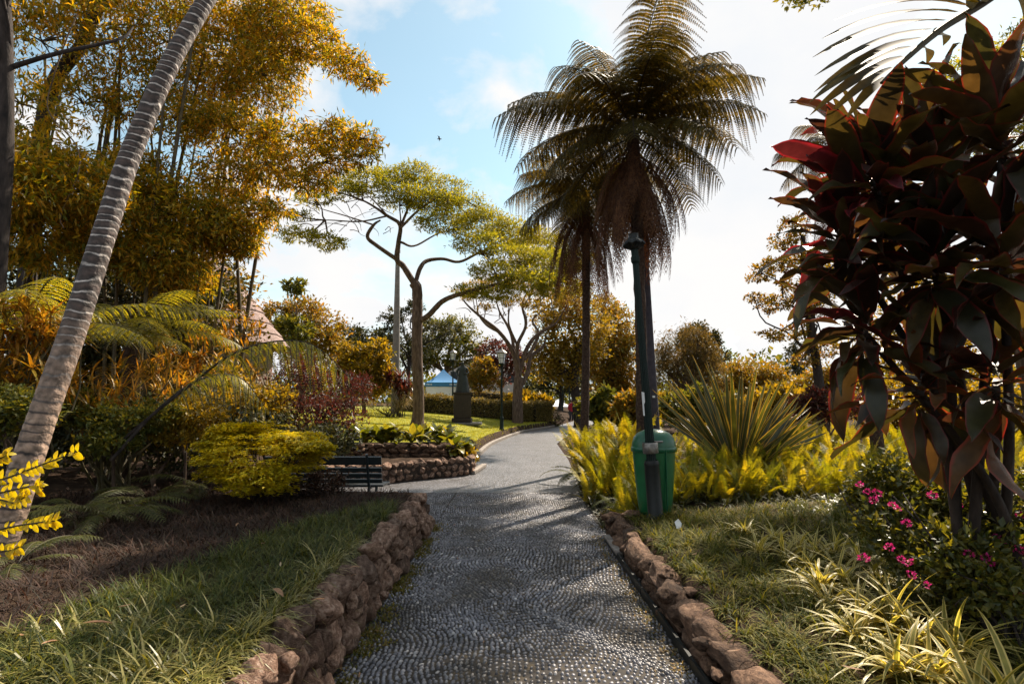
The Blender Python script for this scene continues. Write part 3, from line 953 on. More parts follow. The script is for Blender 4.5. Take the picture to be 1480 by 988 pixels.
# ------------------------------------------------------------------ tree ferns
TF = {}
for key, (L_, e0, e1, hf) in {'up': (2.6, 60, -26, .72), 'mid': (2.6, 42, -38, .75), 'low': (2.3, 8, -60, .62), 'top': (2.6, 74, 0, .7)}.items():
    TF[key] = []
    for v in range(2):
        B = frond(Buf(), arch(L_ * (1 + .05 * v), e0 + 4 * v, e1), hf, 24, .35, .85, 30, .078, .15, .022, plw=.56)
        TF[key].append(B.mesh('frond', [M['fernfrond'], M['barkdark']]))
DRY = []
for v in range(3):
    B = frond(Buf(), arch(1.9 + .2 * v, -20 - 10 * v, -88), .22, 18, .8, .9, 6, .22, .1, .012, mi=0, bmi=0, plw=.5)
    DRY.append(B.mesh('dry_frond', [M['ferndry']]))


def tree_fern(label, base, top, tr, spec, dry, s=1.0, group=None, seed=1):
    r = random.Random(seed)
    t = thing('tree_fern', label, 'tree fern', tuple(base), group)
    B = Buf()
    base, top = np.array(base), np.array(top)
    mid = (base + top) / 2 + np.array([.04, 0, 0])
    P = crom([base, mid, top], 40)
    tube(B, P, np.interp(np.linspace(0, 1, 40), [0, .08, .5, 1], [tr * 1.5, tr * 1.1, tr, tr * 1.15]), 14, jit=.06, vscale=1)
    wpart('trunk', B, M['fernbark'], t, True)
    lt = top - base
    a0 = r.random() * 6
    for key, n, sc_ in spec:
        for i in range(n):
            az = a0 + 2 * PI * i / n + r.uniform(-.16, .16)
            f = s * sc_ * r.uniform(.9, 1.08)
            obj('frond', TF[key][r.randrange(2)], t, tuple(lt + np.array([0, 0, r.uniform(-.1, .06)])), (r.uniform(-.08, .08), r.uniform(-.08, .08), az), f)
        a0 += .37
    for i in range(dry):
        az = 2 * PI * i / dry * 1.618 + r.uniform(-.3, .3)
        obj('dry_frond', DRY[r.randrange(3)], t, tuple(lt + np.array([0, 0, -.15 - r.uniform(0, .7)])), (0, r.uniform(0, .25), az), s * r.uniform(.75, 1.1))
    return t


topA = at(915, 195, 10.2)
baseA = at(928, 640, 10.2); baseA[2] = gz(baseA[0], baseA[1]) - .05
tree_fern('tall tree fern with a wide dark umbrella of fronds and a shaggy brown skirt', baseA, topA, .1, [('top', 5, .9), ('up', 9, .98), ('mid', 10, 1.0), ('low', 7, .92)], 60, .98, seed=3)
o = obj('frond', TF['top'][0], bpy.data.objects['tree_fern'], tuple(topA - baseA), (0, -.15, math.radians(-84)), 1.12)
topB = at(846, 282, 13.5)
baseB = at(843, 640, 13.5); baseB[2] = gz(baseB[0], baseB[1]) - .05
tree_fern('shorter slim tree fern with golden fronds just left of the tall one', baseB, topB, .09, [('up', 9, .72), ('mid', 11, .8), ('low', 10, .8)], 44, 1.0, seed=5)
topC = at(1200, 215, 9.0)
baseC = np.array([topC[0] + .5, 9.0, gz(topC[0] + .5, 9.0)])
tree_fern('tree fern with drooping feathery fronds half hidden behind the dark red shrub', baseC, topC, .09, [('up', 7, .5), ('mid', 8, .55), ('low', 6, .55)], 8, .7, seed=9)

# large pale fronds of the ferns on the left side
LF = []
for v, (L_, e0, e1) in enumerate([(2.3, 66, -12), (2.1, 50, -28), (2.0, 28, -35)]):
    B = frond(Buf(), arch(L_, e0, e1), .42, 20, .45, .6, 22, .072, .2, .016, plw=.55)
    LF.append(B.mesh('frond', [M['fernside'], M['stem']]))


def low_fern(label, base, hgt, azs, s, seed, group=None):
    r = random.Random(seed)
    base = np.array(base, float)
    t = thing('tree_fern', label, 'tree fern', tuple(base), group)
    B = Buf(); tube(B, crom([base, base + [0, 0, hgt]], 12), .09, 10, jit=.08); wpart('trunk', B, M['fernbark'], t, True)
    for i, (az, v) in enumerate(azs):
        obj('frond', LF[v], t, (0, 0, hgt - .03), (r.uniform(-.1, .1), r.uniform(-.1, .1), math.radians(az)), s * r.uniform(.9, 1.1))
    return t


def gbase(px, D, py=640):
    q = at(px, py, D); q[2] = gz(q[0], q[1]); return q


M['ferndark'] = m_leaf('shaded_fern_leaf', [(.035, .05, .014), (.07, .08, .018), (.11, .11, .022)], .42, .5, (1.6, 1.35, .4), spec=.3)  # darker copy of the side fern leaf, shade put into its colour
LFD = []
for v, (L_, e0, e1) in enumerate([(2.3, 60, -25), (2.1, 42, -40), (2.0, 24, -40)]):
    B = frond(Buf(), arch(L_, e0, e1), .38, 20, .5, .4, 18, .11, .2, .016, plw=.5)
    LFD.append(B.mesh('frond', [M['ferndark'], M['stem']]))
low_fern('spreading tree fern with pale green fronds arching right of the leaning palm trunk', gbase(180, 8.5), 2.0,
         [(-50, 1), (-15, 1), (10, 0), (40, 1), (75, 0), (110, 1), (150, 0), (190, 1), (230, 2), (265, 1), (300, 2), (330, 2), (-30, 0)], .8, 1)
low_fern('low tree fern whose fronds fan out beside the thatched roof', gbase(300, 10.5), .75,
         [(-60, 2), (-25, 1), (5, 1), (30, 0), (60, 1), (120, 0), (170, 1), (220, 1), (260, 2), (290, 2)], .72, 2)
low_fern('tree fern with long arching fronds at the left edge behind the palm trunk', gbase(20, 7.0), 1.75,
         [(-70, 1), (-40, 0), (-10, 1), (25, 0), (60, 1), (100, 0), (200, 1), (260, 2), (310, 1)], .95, 3)
# the single long frond reaching over the dark shrubs
fb = at(205, 612, 6.6)
t = thing('arching_frond_fern', 'fern with one long frond on a bare brown stalk reaching over the dark shrubs', 'fern', (fb[0], fb[1], gz(fb[0], fb[1])))
for pts, hf in (([at(150, 660, 6.6), at(205, 612, 6.6), at(270, 560, 6.6), at(335, 512, 6.6), at(400, 493, 6.7), at(455, 500, 6.8), at(505, 545, 6.9)], .62),
                ([at(160, 665, 6.4), at(230, 590, 6.7), at(290, 548, 7.0), at(345, 545, 7.2), at(385, 590, 7.3)], .45)):
    B = frond(Buf(), pts, hf, 19, .2, .85, 30, .058, .36, .022, plw=.42, base=.6)
    wpart('frond', B, [M['fernside'], M['barkdark']], t)


# ------------------------------------------------------------------ generic foliage
def rand_ell(n, shell=.0):
    v = nrm(rng.normal(0, 1, (n, 3)))
    return v * (shell + (1 - shell) * rng.random(n) ** .4)[:, None]


def crown(buf, clumps, n, size, T=None, sub=14, spread=.2, droop=0.0, mi=0, upb=.3):
    """leaves in tufts spread through several lobes; clumps = [(centre, (rx,ry,rz))]"""
    T = T or LEAFT
    clumps = [(np.array(c), np.array(r, float) if np.ndim(r) else np.array([r] * 3, float)) for c, r in clumps]
    wts = np.array([(r[0] * r[1] * r[2]) ** (2 / 3) for c, r in clumps]); wts /= wts.sum()
    tips = []
    for (c, r), w_ in zip(clumps, wts):
        m = max(6, int(n * w_))
        ns = max(3, int(sub * (1 + m / 900)))
        sc_ = c + rand_ell(ns, .35) * r
        tips.append(sc_)
        idx = rng.integers(0, ns, m)
        pos = sc_[idx] + rng.normal(0, 1, (m, 3)) * (r * spread) * rng.uniform(.5, 1.3, (m, 1))
        d = nrm(rng.normal(0, 1, (m, 3)) + (pos - c) / r * .6 + np.array([0, 0, upb - droop]))
        upv = nrm(rng.normal(0, .6, (m, 3)) + np.array([0, 0, 1.0]))
        inst(buf, T, pos, d, upv, size * rng.uniform(.6, 1.3, m), mi)
    return tips


def branch(buf, a, b, r0, r1, sag=.0, k=6, n=9, wig=.06):
    a, b = np.array(a, float), np.array(b, float)
    L_ = np.linalg.norm(b - a)
    m1, m2 = a + (b - a) * .35, a + (b - a) * .7
    m1 = m1 + rng.normal(0, wig * L_, 3); m2 = m2 + rng.normal(0, wig * L_, 3)
    m1[2] += sag * L_
    tube(buf, crom([a, m1, m2, b], n), np.linspace(r0, r1, n), k, False)


def tree(name, label, cat, base, clumps, n, size, leafm, barkm='bark', tr=.2, fork=.45, T=None, group=None, sub=14, spread=.2, droop=0.0, fk=None, twigs=3):
    base = np.array(base, float)
    t = thing(name, label, cat, tuple(base), group)
    cs = [np.array(c[0]) for c in clumps]
    cen = np.mean(cs, axis=0)
    topz = max(c[2] for c in cs)
    fk = np.array(fk, float) if fk is not None else base + (np.array([cen[0], cen[1], topz]) - base) * fork
    B = Buf()
    tube(B, crom([base - [0, 0, .1], base + (fk - base) * .5 + rng.normal(0, .03, 3) * (topz - base[2]) * .3, fk], 14), np.interp(np.linspace(0, 1, 14), [0, .1, 1], [tr * 1.4, tr, tr * .75]), 10, jit=.04)
    Lf = Buf()
    tips = crown(Lf, clumps, n, size, T, sub, spread, droop)
    for c, tp in zip(cs, tips):
        branch(B, fk - (fk - base) * random.uniform(0, .25), c, tr * .5, tr * .18, .1)
        for q in tp[:twigs]: branch(B, c, q, tr * .17, tr * .04, .05, 4, 6)
    wpart('trunk', B, M[barkm], t, True)
    wpart('crown', Lf, M[leafm], t)
    return t


def pxclumps(lst):
    """(px, py, rpx, D[, squash[, depth]]) -> lobes in metres"""
    o = []
    for e in lst:
        px, py, r, D = e[:4]
        sq = e[4] if len(e) > 4 else .8
        rm = r / F * D
        o.append((at(px, py, D), (rm, rm * (e[5] if len(e) > 5 else 1.0), rm * sq)))
    return o


# ------------------------------------------------------------------ the flat-topped tree on the lawn
tb = at(603, 612, 22); tb[2] = gz(tb[0], tb[1])
t = thing('shade_tree', 'tall flat topped tree with forked bare limbs standing on the lawn', 'tree', tuple(tb))
B = Buf()
def limb(pts, r, k=8, n=None):
    r = [q * .72 for q in r]
    P = [at(*p) for p in pts]
    tube(B, crom(P, n or 5 * len(P)), r, k, False, jit=.03)
tube(B, crom([tb - [0, 0, .1], at(605, 580, 22), at(603, 520, 22), at(603, 463, 22), at(603, 420, 22), at(598, 409, 22)], 30), np.interp(np.linspace(0, 1, 30), [0, .06, .15, 1], [.36, .25, .215, .2]), 12, False, jit=.03)
limb([(600, 412, 22), (583, 385, 21.8), (574, 375, 21.7), (576, 350, 21.5), (578, 325, 21.2), (560, 312, 20.8), (525, 290, 20.2), (470, 272, 19.5)], [.17, .16, .15, .12, .09, .05, .025])
limb([(574, 375, 21.7), (545, 355, 21.4), (531, 342, 21.2), (540, 325, 21), (550, 318, 21)], [.12, .11, .09, .04], 7)
limb([(600, 410, 22), (607, 388, 22.3), (617, 377, 22.6), (640, 374, 23), (665, 378, 23.5), (700, 362, 24), (760, 345, 24.5), (800, 350, 25)], [.13, .12, .1, .08, .06, .03])
limb([(603, 466, 22), (620, 455, 21.8), (640, 435, 21.5), (668, 424, 21), (720, 410, 20.6), (770, 395, 20.4), (830, 400, 20)], [.15, .15, .13, .1, .06, .02], 8)
limb([(578, 330, 21.2), (590, 300, 21.8), (600, 270, 22), (598, 250, 22)], [.09, .06, .03], 6)
limb([(578, 330, 21.2), (610, 300, 20.8), (650, 280, 20.6), (690, 300, 20)], [.08, .05, .025], 6)
limb([(580, 350, 21.5), (600, 355, 22), (640, 335, 23), (690, 330, 24)], [.07, .05, .02], 6)
limb([(560, 312, 20.8), (520, 320, 20.2), (470, 318, 19.6), (420, 322, 19.2)], [.05, .035, .012], 5)
limb([(540, 325, 21), (500, 312, 22), (460, 300, 22.5), (430, 285, 22.8)], [.05, .03, .01], 5)
limb([(560, 312, 20.8), (540, 290, 20), (515, 270, 19.6)], [.05, .03, .01], 5)
AC = [(c_, r_ * 1.15) for c_, r_ in [(q[0], np.array(q[1])) for q in pxclumps([(600, 252, 26, 22, .5), (568, 258, 30, 21.5, .4), (530, 262, 34, 20.5, .35), (497, 272, 32, 20, .3), (455, 288, 24, 19.6, .25), (432, 340, 26, 19.2, .35), (475, 350, 26, 19.6, .35), (430, 310, 18, 19.2, .3),
               (640, 275, 34, 22, .4), (618, 290, 34, 21, .35), (668, 302, 38, 21, .4), (640, 322, 36, 20.5, .3), (580, 285, 36, 21, .3), (700, 325, 40, 22, .4), (735, 340, 42, 23, .4), (690, 352, 36, 20.5, .3), (775, 350, 40, 24, .4),
               (745, 372, 40, 21, .3), (715, 392, 34, 20.5, .3), (790, 385, 44, 21.5, .4), (825, 375, 34, 22, .4), (765, 408, 40, 20.3, .35), (810, 415, 34, 20, .35), (680, 420, 24, 21, .3), (720, 425, 26, 20.6, .3)])]]
Lf = Buf()
T_ac = t_leaf(.3, .03)
tips = crown(Lf, AC, 50000, .14, T_ac, 34, .13, .0, upb=.15)
anch = np.array([at(578, 330, 21.2), at(600, 275, 22), at(650, 282, 20.6), at(690, 330, 24), at(525, 290, 20.2), at(720, 410, 20.6), at(770, 395, 20.4), at(700, 362, 24), at(470, 318, 19.6), at(460, 300, 22.5), at(640, 335, 23), at(800, 350, 25), at(668, 424, 21)])
for (c, r_), tp in zip(AC, tips):
    a = anch[np.argmin(np.linalg.norm(anch - c, axis=1))]
    branch(B, a, c, .035, .015, -.05, 5)
    for q in tp[:9]: branch(B, c + (a - c) * .3, q, .014, .005, .0, 4, 6)
for i in range(26):    # bare outer twigs
    a = at(random.uniform(440, 560), random.uniform(290, 340), 20)
    branch(B, a, a + rng.normal(0, 1, 3) * [.9, .5, .35], .016, .004, .1, 4, 6)
wpart('trunk', B, M['bark'], t, True)
wpart('crown', Lf, M['acacia'], t)

# ------------------------------------------------------------------ bamboo thicket, left
def bamboo(label, base, culms, clumps, n, seed):
    r = random.Random(seed)
    base = np.array(base)
    t = thing('bamboo_clump', label, 'bamboo', tuple(base), 'bamboo clumps at the upper left')
    for (dx, dy, lx, ly, hh, rad) in culms:
        B = Buf()
        a = base + [dx, dy, 0]
        P = crom([a, a + [lx * .3, ly * .3, hh * .45], a + [lx, ly, hh]], 26)
        rad_ = np.linspace(rad, rad * .45, 26) * np.where(np.arange(26) % 3 == 0, 1.12, 1.0)
        tube(B, P, rad_, 7, False)
        for i in range(5):
            q = P[r.randrange(8, 25)]
            branch(B, q, q + [r.uniform(-1, 1), r.uniform(-1, 1), r.uniform(.2, 1)], .012, .004, .1, 4, 6)
        wpart('culm', B, M['culm'], t, True)
    Lf = Buf()
    tips = crown(Lf, clumps, n, .15, t_leaf(.24, .02), 34, .15, .55, upb=0.0)
    wpart('foliage', Lf, M['bamboo'], t)
    B = Buf()
    for (c, _), tp in zip(clumps, tips):
        for q in tp[:8]: branch(B, c, q, .018, .005, .08, 4, 6)
    wpart('twigs', B, M['culm'], t, kind='stuff')
    return t


def culmset(n, sx, sy, hh, r, lean=1.0):
    return [(r.uniform(-sx, sx), r.uniform(-sy, sy), r.uniform(-.6, .9) * lean, r.uniform(-.6, .6), hh * r.uniform(.8, 1.1), r.uniform(.035, .065)) for _ in range(n)]


rr_ = random.Random(2)
c1 = pxclumps([(330, 60, 75, 13), (400, 50, 60, 12.6), (450, 60, 45, 12.4, .5), (500, 90, 38, 12.2, .45), (535, 115, 22, 12.2, .5), (380, 110, 60, 12.4), (300, 150, 60, 13), (430, 20, 50, 13, .5),
               (340, 190, 60, 12.2, .6), (420, 200, 50, 12, .45), (480, 195, 45, 11.8, .4), (525, 200, 32, 11.6, .4), (520, 225, 25, 11.5, .5), (470, 235, 35, 11.8, .4), (390, 240, 50, 12, .5), (445, 262, 35, 11.8, .4), (330, 260, 55, 12.4, .6), (360, 310, 42, 12.2, .5), (400, 300, 26, 11.8, .4)])
bamboo('tall bamboo clump with orange lit plumes reaching right into the sky', gbase(270, 13), culmset(7, 1.0, .8, 8.2, rr_, 1.2), c1, 40000, 1)
c2 = pxclumps([(60, 60, 90, 10.5), (160, 40, 80, 11), (240, 60, 70, 11.5), (30, 150, 60, 9.5, .7), (120, 150, 60, 11, .6), (205, 140, 60, 11.5), (250, 170, 55, 11.5, .7), (20, -30, 90, 9.5), (300, -20, 80, 12), (180, -40, 90, 11)])
bamboo('dense bamboo clump with many dark upright culms behind the leaning palm trunk', gbase(90, 11.5), culmset(15, 2.2, .9, 8.5, rr_), c2, 20000, 2)
c3 = pxclumps([(60, 240, 70, 9.5, .6), (10, 270, 70, 8.6, .8), (120, 280, 60, 9.5), (200, 260, 60, 11, .7), (250, 310, 60, 11.2, .7), (300, 330, 55, 11.5, .7), (335, 335, 42, 11.8, .7), (230, 370, 60, 11), (265, 400, 42, 11.8), (50, 340, 60, 9.5), (355, 360, 20, 11.8, .7), (150, 340, 60, 10.5)])
bamboo('lower bamboo clump with dark green shaded leaves filling the gap above the ferns', gbase(190, 12.2), culmset(8, 1.8, .6, 5.5, rr_), c3, 42000, 3)

# dark leaning trunks among the bamboo
for pts, r_, lab in (([(0, 430, 8), (6, 250, 8), (8, 100, 8), (4, -40, 8)], [.11, .1, .09], 'dark upright trunk at the very left edge of the bamboo'),
                     ([(30, 560, 11), (62, 180, 11), (120, 60, 11.3), (145, -30, 11.5)], [.16, .13, .1], 'dark trunk leaning right among the bamboo culms')):
    P = [at(*p) for p in pts]; P[0][2] = gz(P[0][0], P[0][1]) - .1
    t = thing('bare_tree', lab, 'tree', tuple(P[0]))
    B = Buf(); tube(B, crom(P, 20), r_, 9, False, jit=.05)
    for i in range(4): branch(B, P[-2], P[-1] + rng.normal(0, .7, 3), .04, .015)
    wpart('trunk', B, M['barkdark'], t, True)
    Lf = Buf(); crown(Lf, [(P[-1], (1.2, 1.0, .6))], 900, .13, t_leaf(.2), 10, .25); wpart('crown', Lf, M['bamboo'], t)

# hanging bare vine
B = Buf()
tube(B, crom([at(112, 20, 9), at(95, 60, 9), at(78, 110, 9), (at(70, 160, 9)), at(110, 210, 9), at(113, 250, 9), at(88, 310, 9), at(92, 330, 9)], 50), .011, 5, False)
o = obj('vine', B.mesh('vine', M['barkgold'])); tag(o, 'thin pale bare vine looping down in front of the dark bamboo', 'vine')

# ------------------------------------------------------------------ leaning ringed palm
P = crom([at(-15, 830, 4.35), at(22, 720, 4.4), at(62, 600, 4.5), at(105, 480, 4.65), at(150, 340, 4.85), at(190, 220, 5.05), at(247, 90, 5.25), at(310, -20, 5.5), at(390, -160, 5.8), at(480, -330, 6.1), at(540, -480, 6.2)], 560)
P[0][2] = .3
pt = thing('palm_tree', 'leaning palm with pale ring scars round its trunk at the left', 'palm', tuple(P[0]))
sl_ = np.concatenate([[0], np.cumsum(np.linalg.norm(np.diff(P, axis=0), axis=1))])
ringd = np.interp(sl_, [0, 1.5, 5], [10.0, 10.5, 12.5]) * (1 + .28 * np.sin(sl_ * 7.1) + .2 * np.sin(sl_ * 17.3 + 1) + .15 * np.sin(sl_ * 41))
ph = np.cumsum(np.concatenate([[0], np.diff(sl_)]) * ringd)
B = Buf()
rad = np.interp(sl_, [0, .3, 1.2, 5.5, 9], [.135, .108, .096, .080, .07]) * (1 + .035 * (np.abs((ph % 1) - .5) * 2) ** 4)
tube(B, P, rad, 24)
U = B.uv[0].reshape(len(P), 24, 2); U[..., 1] = (ph[:, None] + .25 * np.sin(U[..., 0] * PI * 1.1)[:]); B.uv[0] = U.reshape(-1, 2)
wpart('trunk', B, M['palmtrunk'], pt, True)
PF = []
for v in range(2):
    B = frond(Buf(), arch(2.6, 50 - 25 * v, -50), .6, 34, .55, .5, 0, 0, .12, .022, plw=.07)
    PF.append(B.mesh('frond', [M['palmleaf'], M['stem']]))
for i in range(9): obj('frond', PF[i % 2], pt, tuple(P[-1] - P[0]), (0, 0, i * .7 + .2))

# ------------------------------------------------------------------ palm frond top right
PR = [at(1530, -75, 3.4), at(1428, 0, 3.3), at(1361, 42, 3.2), at(1310, 85, 3.1), at(1274, 120, 3.05)]
pc = np.array([4.6, 4.2, 0]); pc[2] = gz(4.6, 4.2)
t = thing('palm_tree', 'palm whose green frond of long narrow leaflets hangs in at the top right', 'palm', tuple(pc))
B = Buf(); tube(B, crom([pc, pc + [.1, 0, 2.5], [4.6, 4.1, 5.4]], 20), [.13, .11, .1], 12); wpart('trunk', B, M['palmtrunk'], t, True)
B = Buf(); tube(B, crom([[4.6, 4.1, 5.4], at(1600, -130, 3.7)] + PR, 40), [.035, .028, .02, .01], 7); wpart('frond_stem', B, M['stem'], t, True)
PLL = [Buf().add(*t_blade(.075, 7, bd, fold=.25, prof=lambda q: min(1, .35 + 3 * q) * (1 - q ** 2.5) ** .9)).mesh('leaflet', M['palmleaf'], True) for bd in (.25, .4, .55)]


def place_leaf(par, mesh, a, d, up, ln, wid=None, name='leaf', roll=0.0):
    R = frames(np.array([d], float), np.array([up], float))[0]
    mat = Matrix((R[0], R[1], R[2])).transposed()
    if roll: mat = mat @ Matrix.Rotation(roll, 3, 'Y')
    o = obj(name, mesh, par, tuple(np.array(a) - np.array(par.location)))
    o.rotation_euler = mat.to_euler()
    o.scale = (wid or ln, ln, ln)
    return o


for root, tip in [((1410, 4), (1262, -14)), ((1394, 8), (1237, 13)), ((1380, 18), (1219, 40)), ((1363, 30), (1206, 67)), ((1348, 42), (1202, 96)), ((1333, 55), (1204, 119)), ((1318, 68), (1199, 134)), ((1306, 82), (1198, 153)), ((1290, 98), (1215, 160)), ((1278, 112), (1240, 165))]:
    a, b_ = at(*root, 3.2), at(*tip, 2.9 + random.uniform(-.1, .1))
    d = b_ - a; ln = np.linalg.norm(d)
    place_leaf(t, PLL[1], a, d + [0, 0, .18 * ln], (.25, -.5, .9), ln * 1.03, ln * 1.6, name='leaflet')
for root, tip in [((1420, 2), (1475, -60)), ((1400, 12), (1440, -50)), ((1350, 50), (1400, 60)), ((1330, 68), (1372, 90)), ((1300, 95), (1330, 125)), ((1440, -10), (1530, 20))]:
    a, b_ = at(*root, 3.2), at(*tip, 3.7)
    d = b_ - a; ln = np.linalg.norm(d)
    place_leaf(t, PLL[1], a, d + [0, 0, .18 * ln], (.25, -.9, .5), ln, ln * 1.5, name='leaflet')
for i in range(4): obj('frond', PF[i % 2], t, (0, -.1, 5.4 - pc[2]), (0, 0, i * .5 - .9))

# ------------------------------------------------------------------ big dark red ti plant, right
def tiprof(q): return (math.sin(PI * min(1, max(0, (q - .10) / .90)) ** .85) ** .75 if q > .12 else .10) + (.06 if q < .2 else 0)
TIM = {}
for key in ('ti', 'ti_red', 'ti_orange'):
    TIM[key] = []
    for v, (bd, wd, tp) in enumerate([(.25, .21, 1), (.6, .24, 1.2), (1.0, .25, 1.1), (1.5, .23, .9), (.8, .21, 2.2)]):
        V, Fc, U = t_blade(wd, 11, bd, tp, fold=.42, prof=tiprof)
        V = V.copy(); V[:, 2] += .028 * np.sin(U[:, 1] * 15 + v * 2 + 2.5 * U[:, 0]) * np.abs(U[:, 0] - .5) * 2; V[:, 0] += .05 * np.sin(U[:, 1] * 3 + v)
        TIM[key].append(Buf().add(V, Fc, U).mesh('leaf', M[key], True))
tp = thing('ti_plant', 'huge dark maroon leaved shrub filling the right side with red edged leaves', 'shrub', (2.9, 3.6, gz(2.9, 3.6)))
hubs = [  # px, py, D, leaves, length, up-bias
    (1262, 258, 3.2, 42, .52, .35), (1225, 355, 3.3, 32, .48, .1), (1250, 480, 3.35, 32, .46, -.1), (1350, 390, 3.1, 38, .56, .0), (1345, 255, 3.15, 40, .54, .35),
    (1450, 210, 2.9, 36, .54, .3), (1450, 380, 2.9, 32, .56, .0), (1330, 565, 3.2, 24, .44, -.35), (1440, 560, 3.0, 22, .48, -.3)]
cb = [(1388, 3.5), (1432, 3.6), (1478, 3.4), (1400, 3.8), (1375, 3.6)]
nl = 0
for hi_, (px, py, D, nlv, ln, ub) in enumerate(hubs):
    hp = at(px, py, D)
    bx_, bd_ = cb[hi_ % 5]
    q = at(bx_, 760, bd_); q[2] = gz(q[0], q[1])
    B = Buf(); mid = (q * .55 + hp * .45); mid[2] += .1; mid[0] = q[0] * .7 + hp[0] * .3
    tube(B, crom([q, mid, hp], 24), [.033, .026, .018], 8); wpart('cane', B, M['barkdark'], tp, True)
    for i in range(nlv):
        if nl >= 298: break
        nl += 1
        az = i * 2.39996 + hi_
        f = (i + .5) / nlv
        el = math.radians(78 - 120 * f) + ub * .7
        d = np.array([math.cos(az) * math.cos(el), math.sin(az) * math.cos(el), math.sin(el)]) + rng.normal(0, .08, 3)
        if hi_ < 3: d = d + np.array([-.4, 0, .05])
        key = 'ti'
        rdm = random.random()
        left = d[0] < -.1
        if rdm < (.16 if left and hi_ < 2 else .03): key = 'ti_red'
        elif hi_ >= 7 and rdm > .75: key = 'ti_orange'
        v = random.choice([0, 1, 1, 4] if el > .3 else [0, 1, 2, 4, 3])
        a = hp + np.array([0, 0, .10 - .22 * f])
        L_ = ln * random.uniform(.75, 1.35)
        place_leaf(tp, TIM[key][v], a, d, (0, 0, 1), L_, L_ * random.uniform(.85, 1.1), roll=random.uniform(-.5, .5))

# ------------------------------------------------------------------ flax with sword leaves
FX = [Buf().add(*t_blade(.075, 8, bd, fold=.5, prof=lambda q: (.55 + .45 * min(1, 2.5 * q)) * (1 - q ** 3) ** .8)).mesh('leaf', M['flax'], True) for bd in (.05, .18, .35)]
fx0 = at(1062, 652, 8.9); fx0[2] = gz(fx0[0], fx0[1]) + .12
t = thing('flax_plant', 'large spiky plant of striped sword shaped leaves fanning out above the ferns', 'plant', tuple(fx0))
fb_ = fx0 + np.array([0, 0, .28])
for i, (px, py) in enumerate([(952, 538), (968, 550), (985, 520), (1000, 512), (1008, 528), (1022, 520), (1031, 526), (1040, 532), (1048, 545), (1059, 528), (1070, 540), (1076, 536), (1098, 524), (1090, 560), (1136, 543), (1120, 560), (1157, 552), (1150, 575), (1165, 570), (1182, 580), (1175, 600), (1190, 598), (1200, 612), (1205, 625), (960, 575), (950, 600), (940, 565), (1010, 570), (1130, 590), (1160, 590), (1105, 575), (1045, 560), (1180, 640), (1120, 640), (1085, 590), (1150, 618), (975, 600)]):
    b_ = at(px, py, 8.9 + random.uniform(-.9, .8))
    a = fb_ + np.array([(px - 1062) * .0012, random.uniform(-.12, .12), random.uniform(-.18, 0)])
    d = b_ - a; ln = np.linalg.norm(d)
    place_leaf(t, FX[random.randrange(3)], a, d + [0, 0, .06 * ln], (rng.normal(0, .3), -.8, .5), ln, 1.0 * random.uniform(.9, 1.25) * 1.0)
for i in range(26):
    px = 1062 + random.uniform(-125, 135); py = 520 + abs(px - 1065) * .35 + random.uniform(0, 45)
    b_ = at(px, py, 8.9 + random.uniform(-.9, .8)); a = fb_ + np.array([(px - 1062) * .0012, random.uniform(-.12, .12), random.uniform(-.2, -.05)])
    d = b_ - a; ln = np.linalg.norm(d)
    place_leaf(t, FX[random.randrange(3)], a, d + [0, 0, .06 * ln], (rng.normal(0, .4), -.8, .5), ln, random.uniform(.9, 1.3))
for i in range(10):
    az = i * .63; a = fb_; d = np.array([math.cos(az) * .6, abs(math.sin(az)) * .8 + .2, .6])
    place_leaf(t, FX[i % 3], a, d, (0, 0, 1), 1.25, 1.0)

# ------------------------------------------------------------------ sword fern bank
SFM = []
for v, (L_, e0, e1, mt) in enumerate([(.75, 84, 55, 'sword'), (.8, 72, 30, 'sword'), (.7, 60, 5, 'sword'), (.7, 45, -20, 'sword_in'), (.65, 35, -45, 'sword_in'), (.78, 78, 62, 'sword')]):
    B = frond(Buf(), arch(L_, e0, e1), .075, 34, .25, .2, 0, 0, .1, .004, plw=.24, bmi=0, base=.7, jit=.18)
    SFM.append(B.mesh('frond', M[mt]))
FG = 'yellow green sword ferns massed in the right hand bank'


def sword_fern(x, y, s, seed, n=24, dz=0.0, lab=None):
    r = random.Random(seed)
    t = thing('sword_fern', lab or 'yellow green sword fern in the bank of ferns on the right', 'fern', (x, y, gz(x, y) - .03 + dz), FG)
    for i in range(n):
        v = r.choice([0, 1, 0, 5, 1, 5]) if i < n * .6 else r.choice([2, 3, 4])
        obj('frond', SFM[v], t, (r.uniform(-.14, .14), r.uniform(-.14, .14), 0), (r.uniform(-.12, .12), r.uniform(-.12, .12), i * 2.4 + r.random()), s * r.uniform(.8, 1.2))


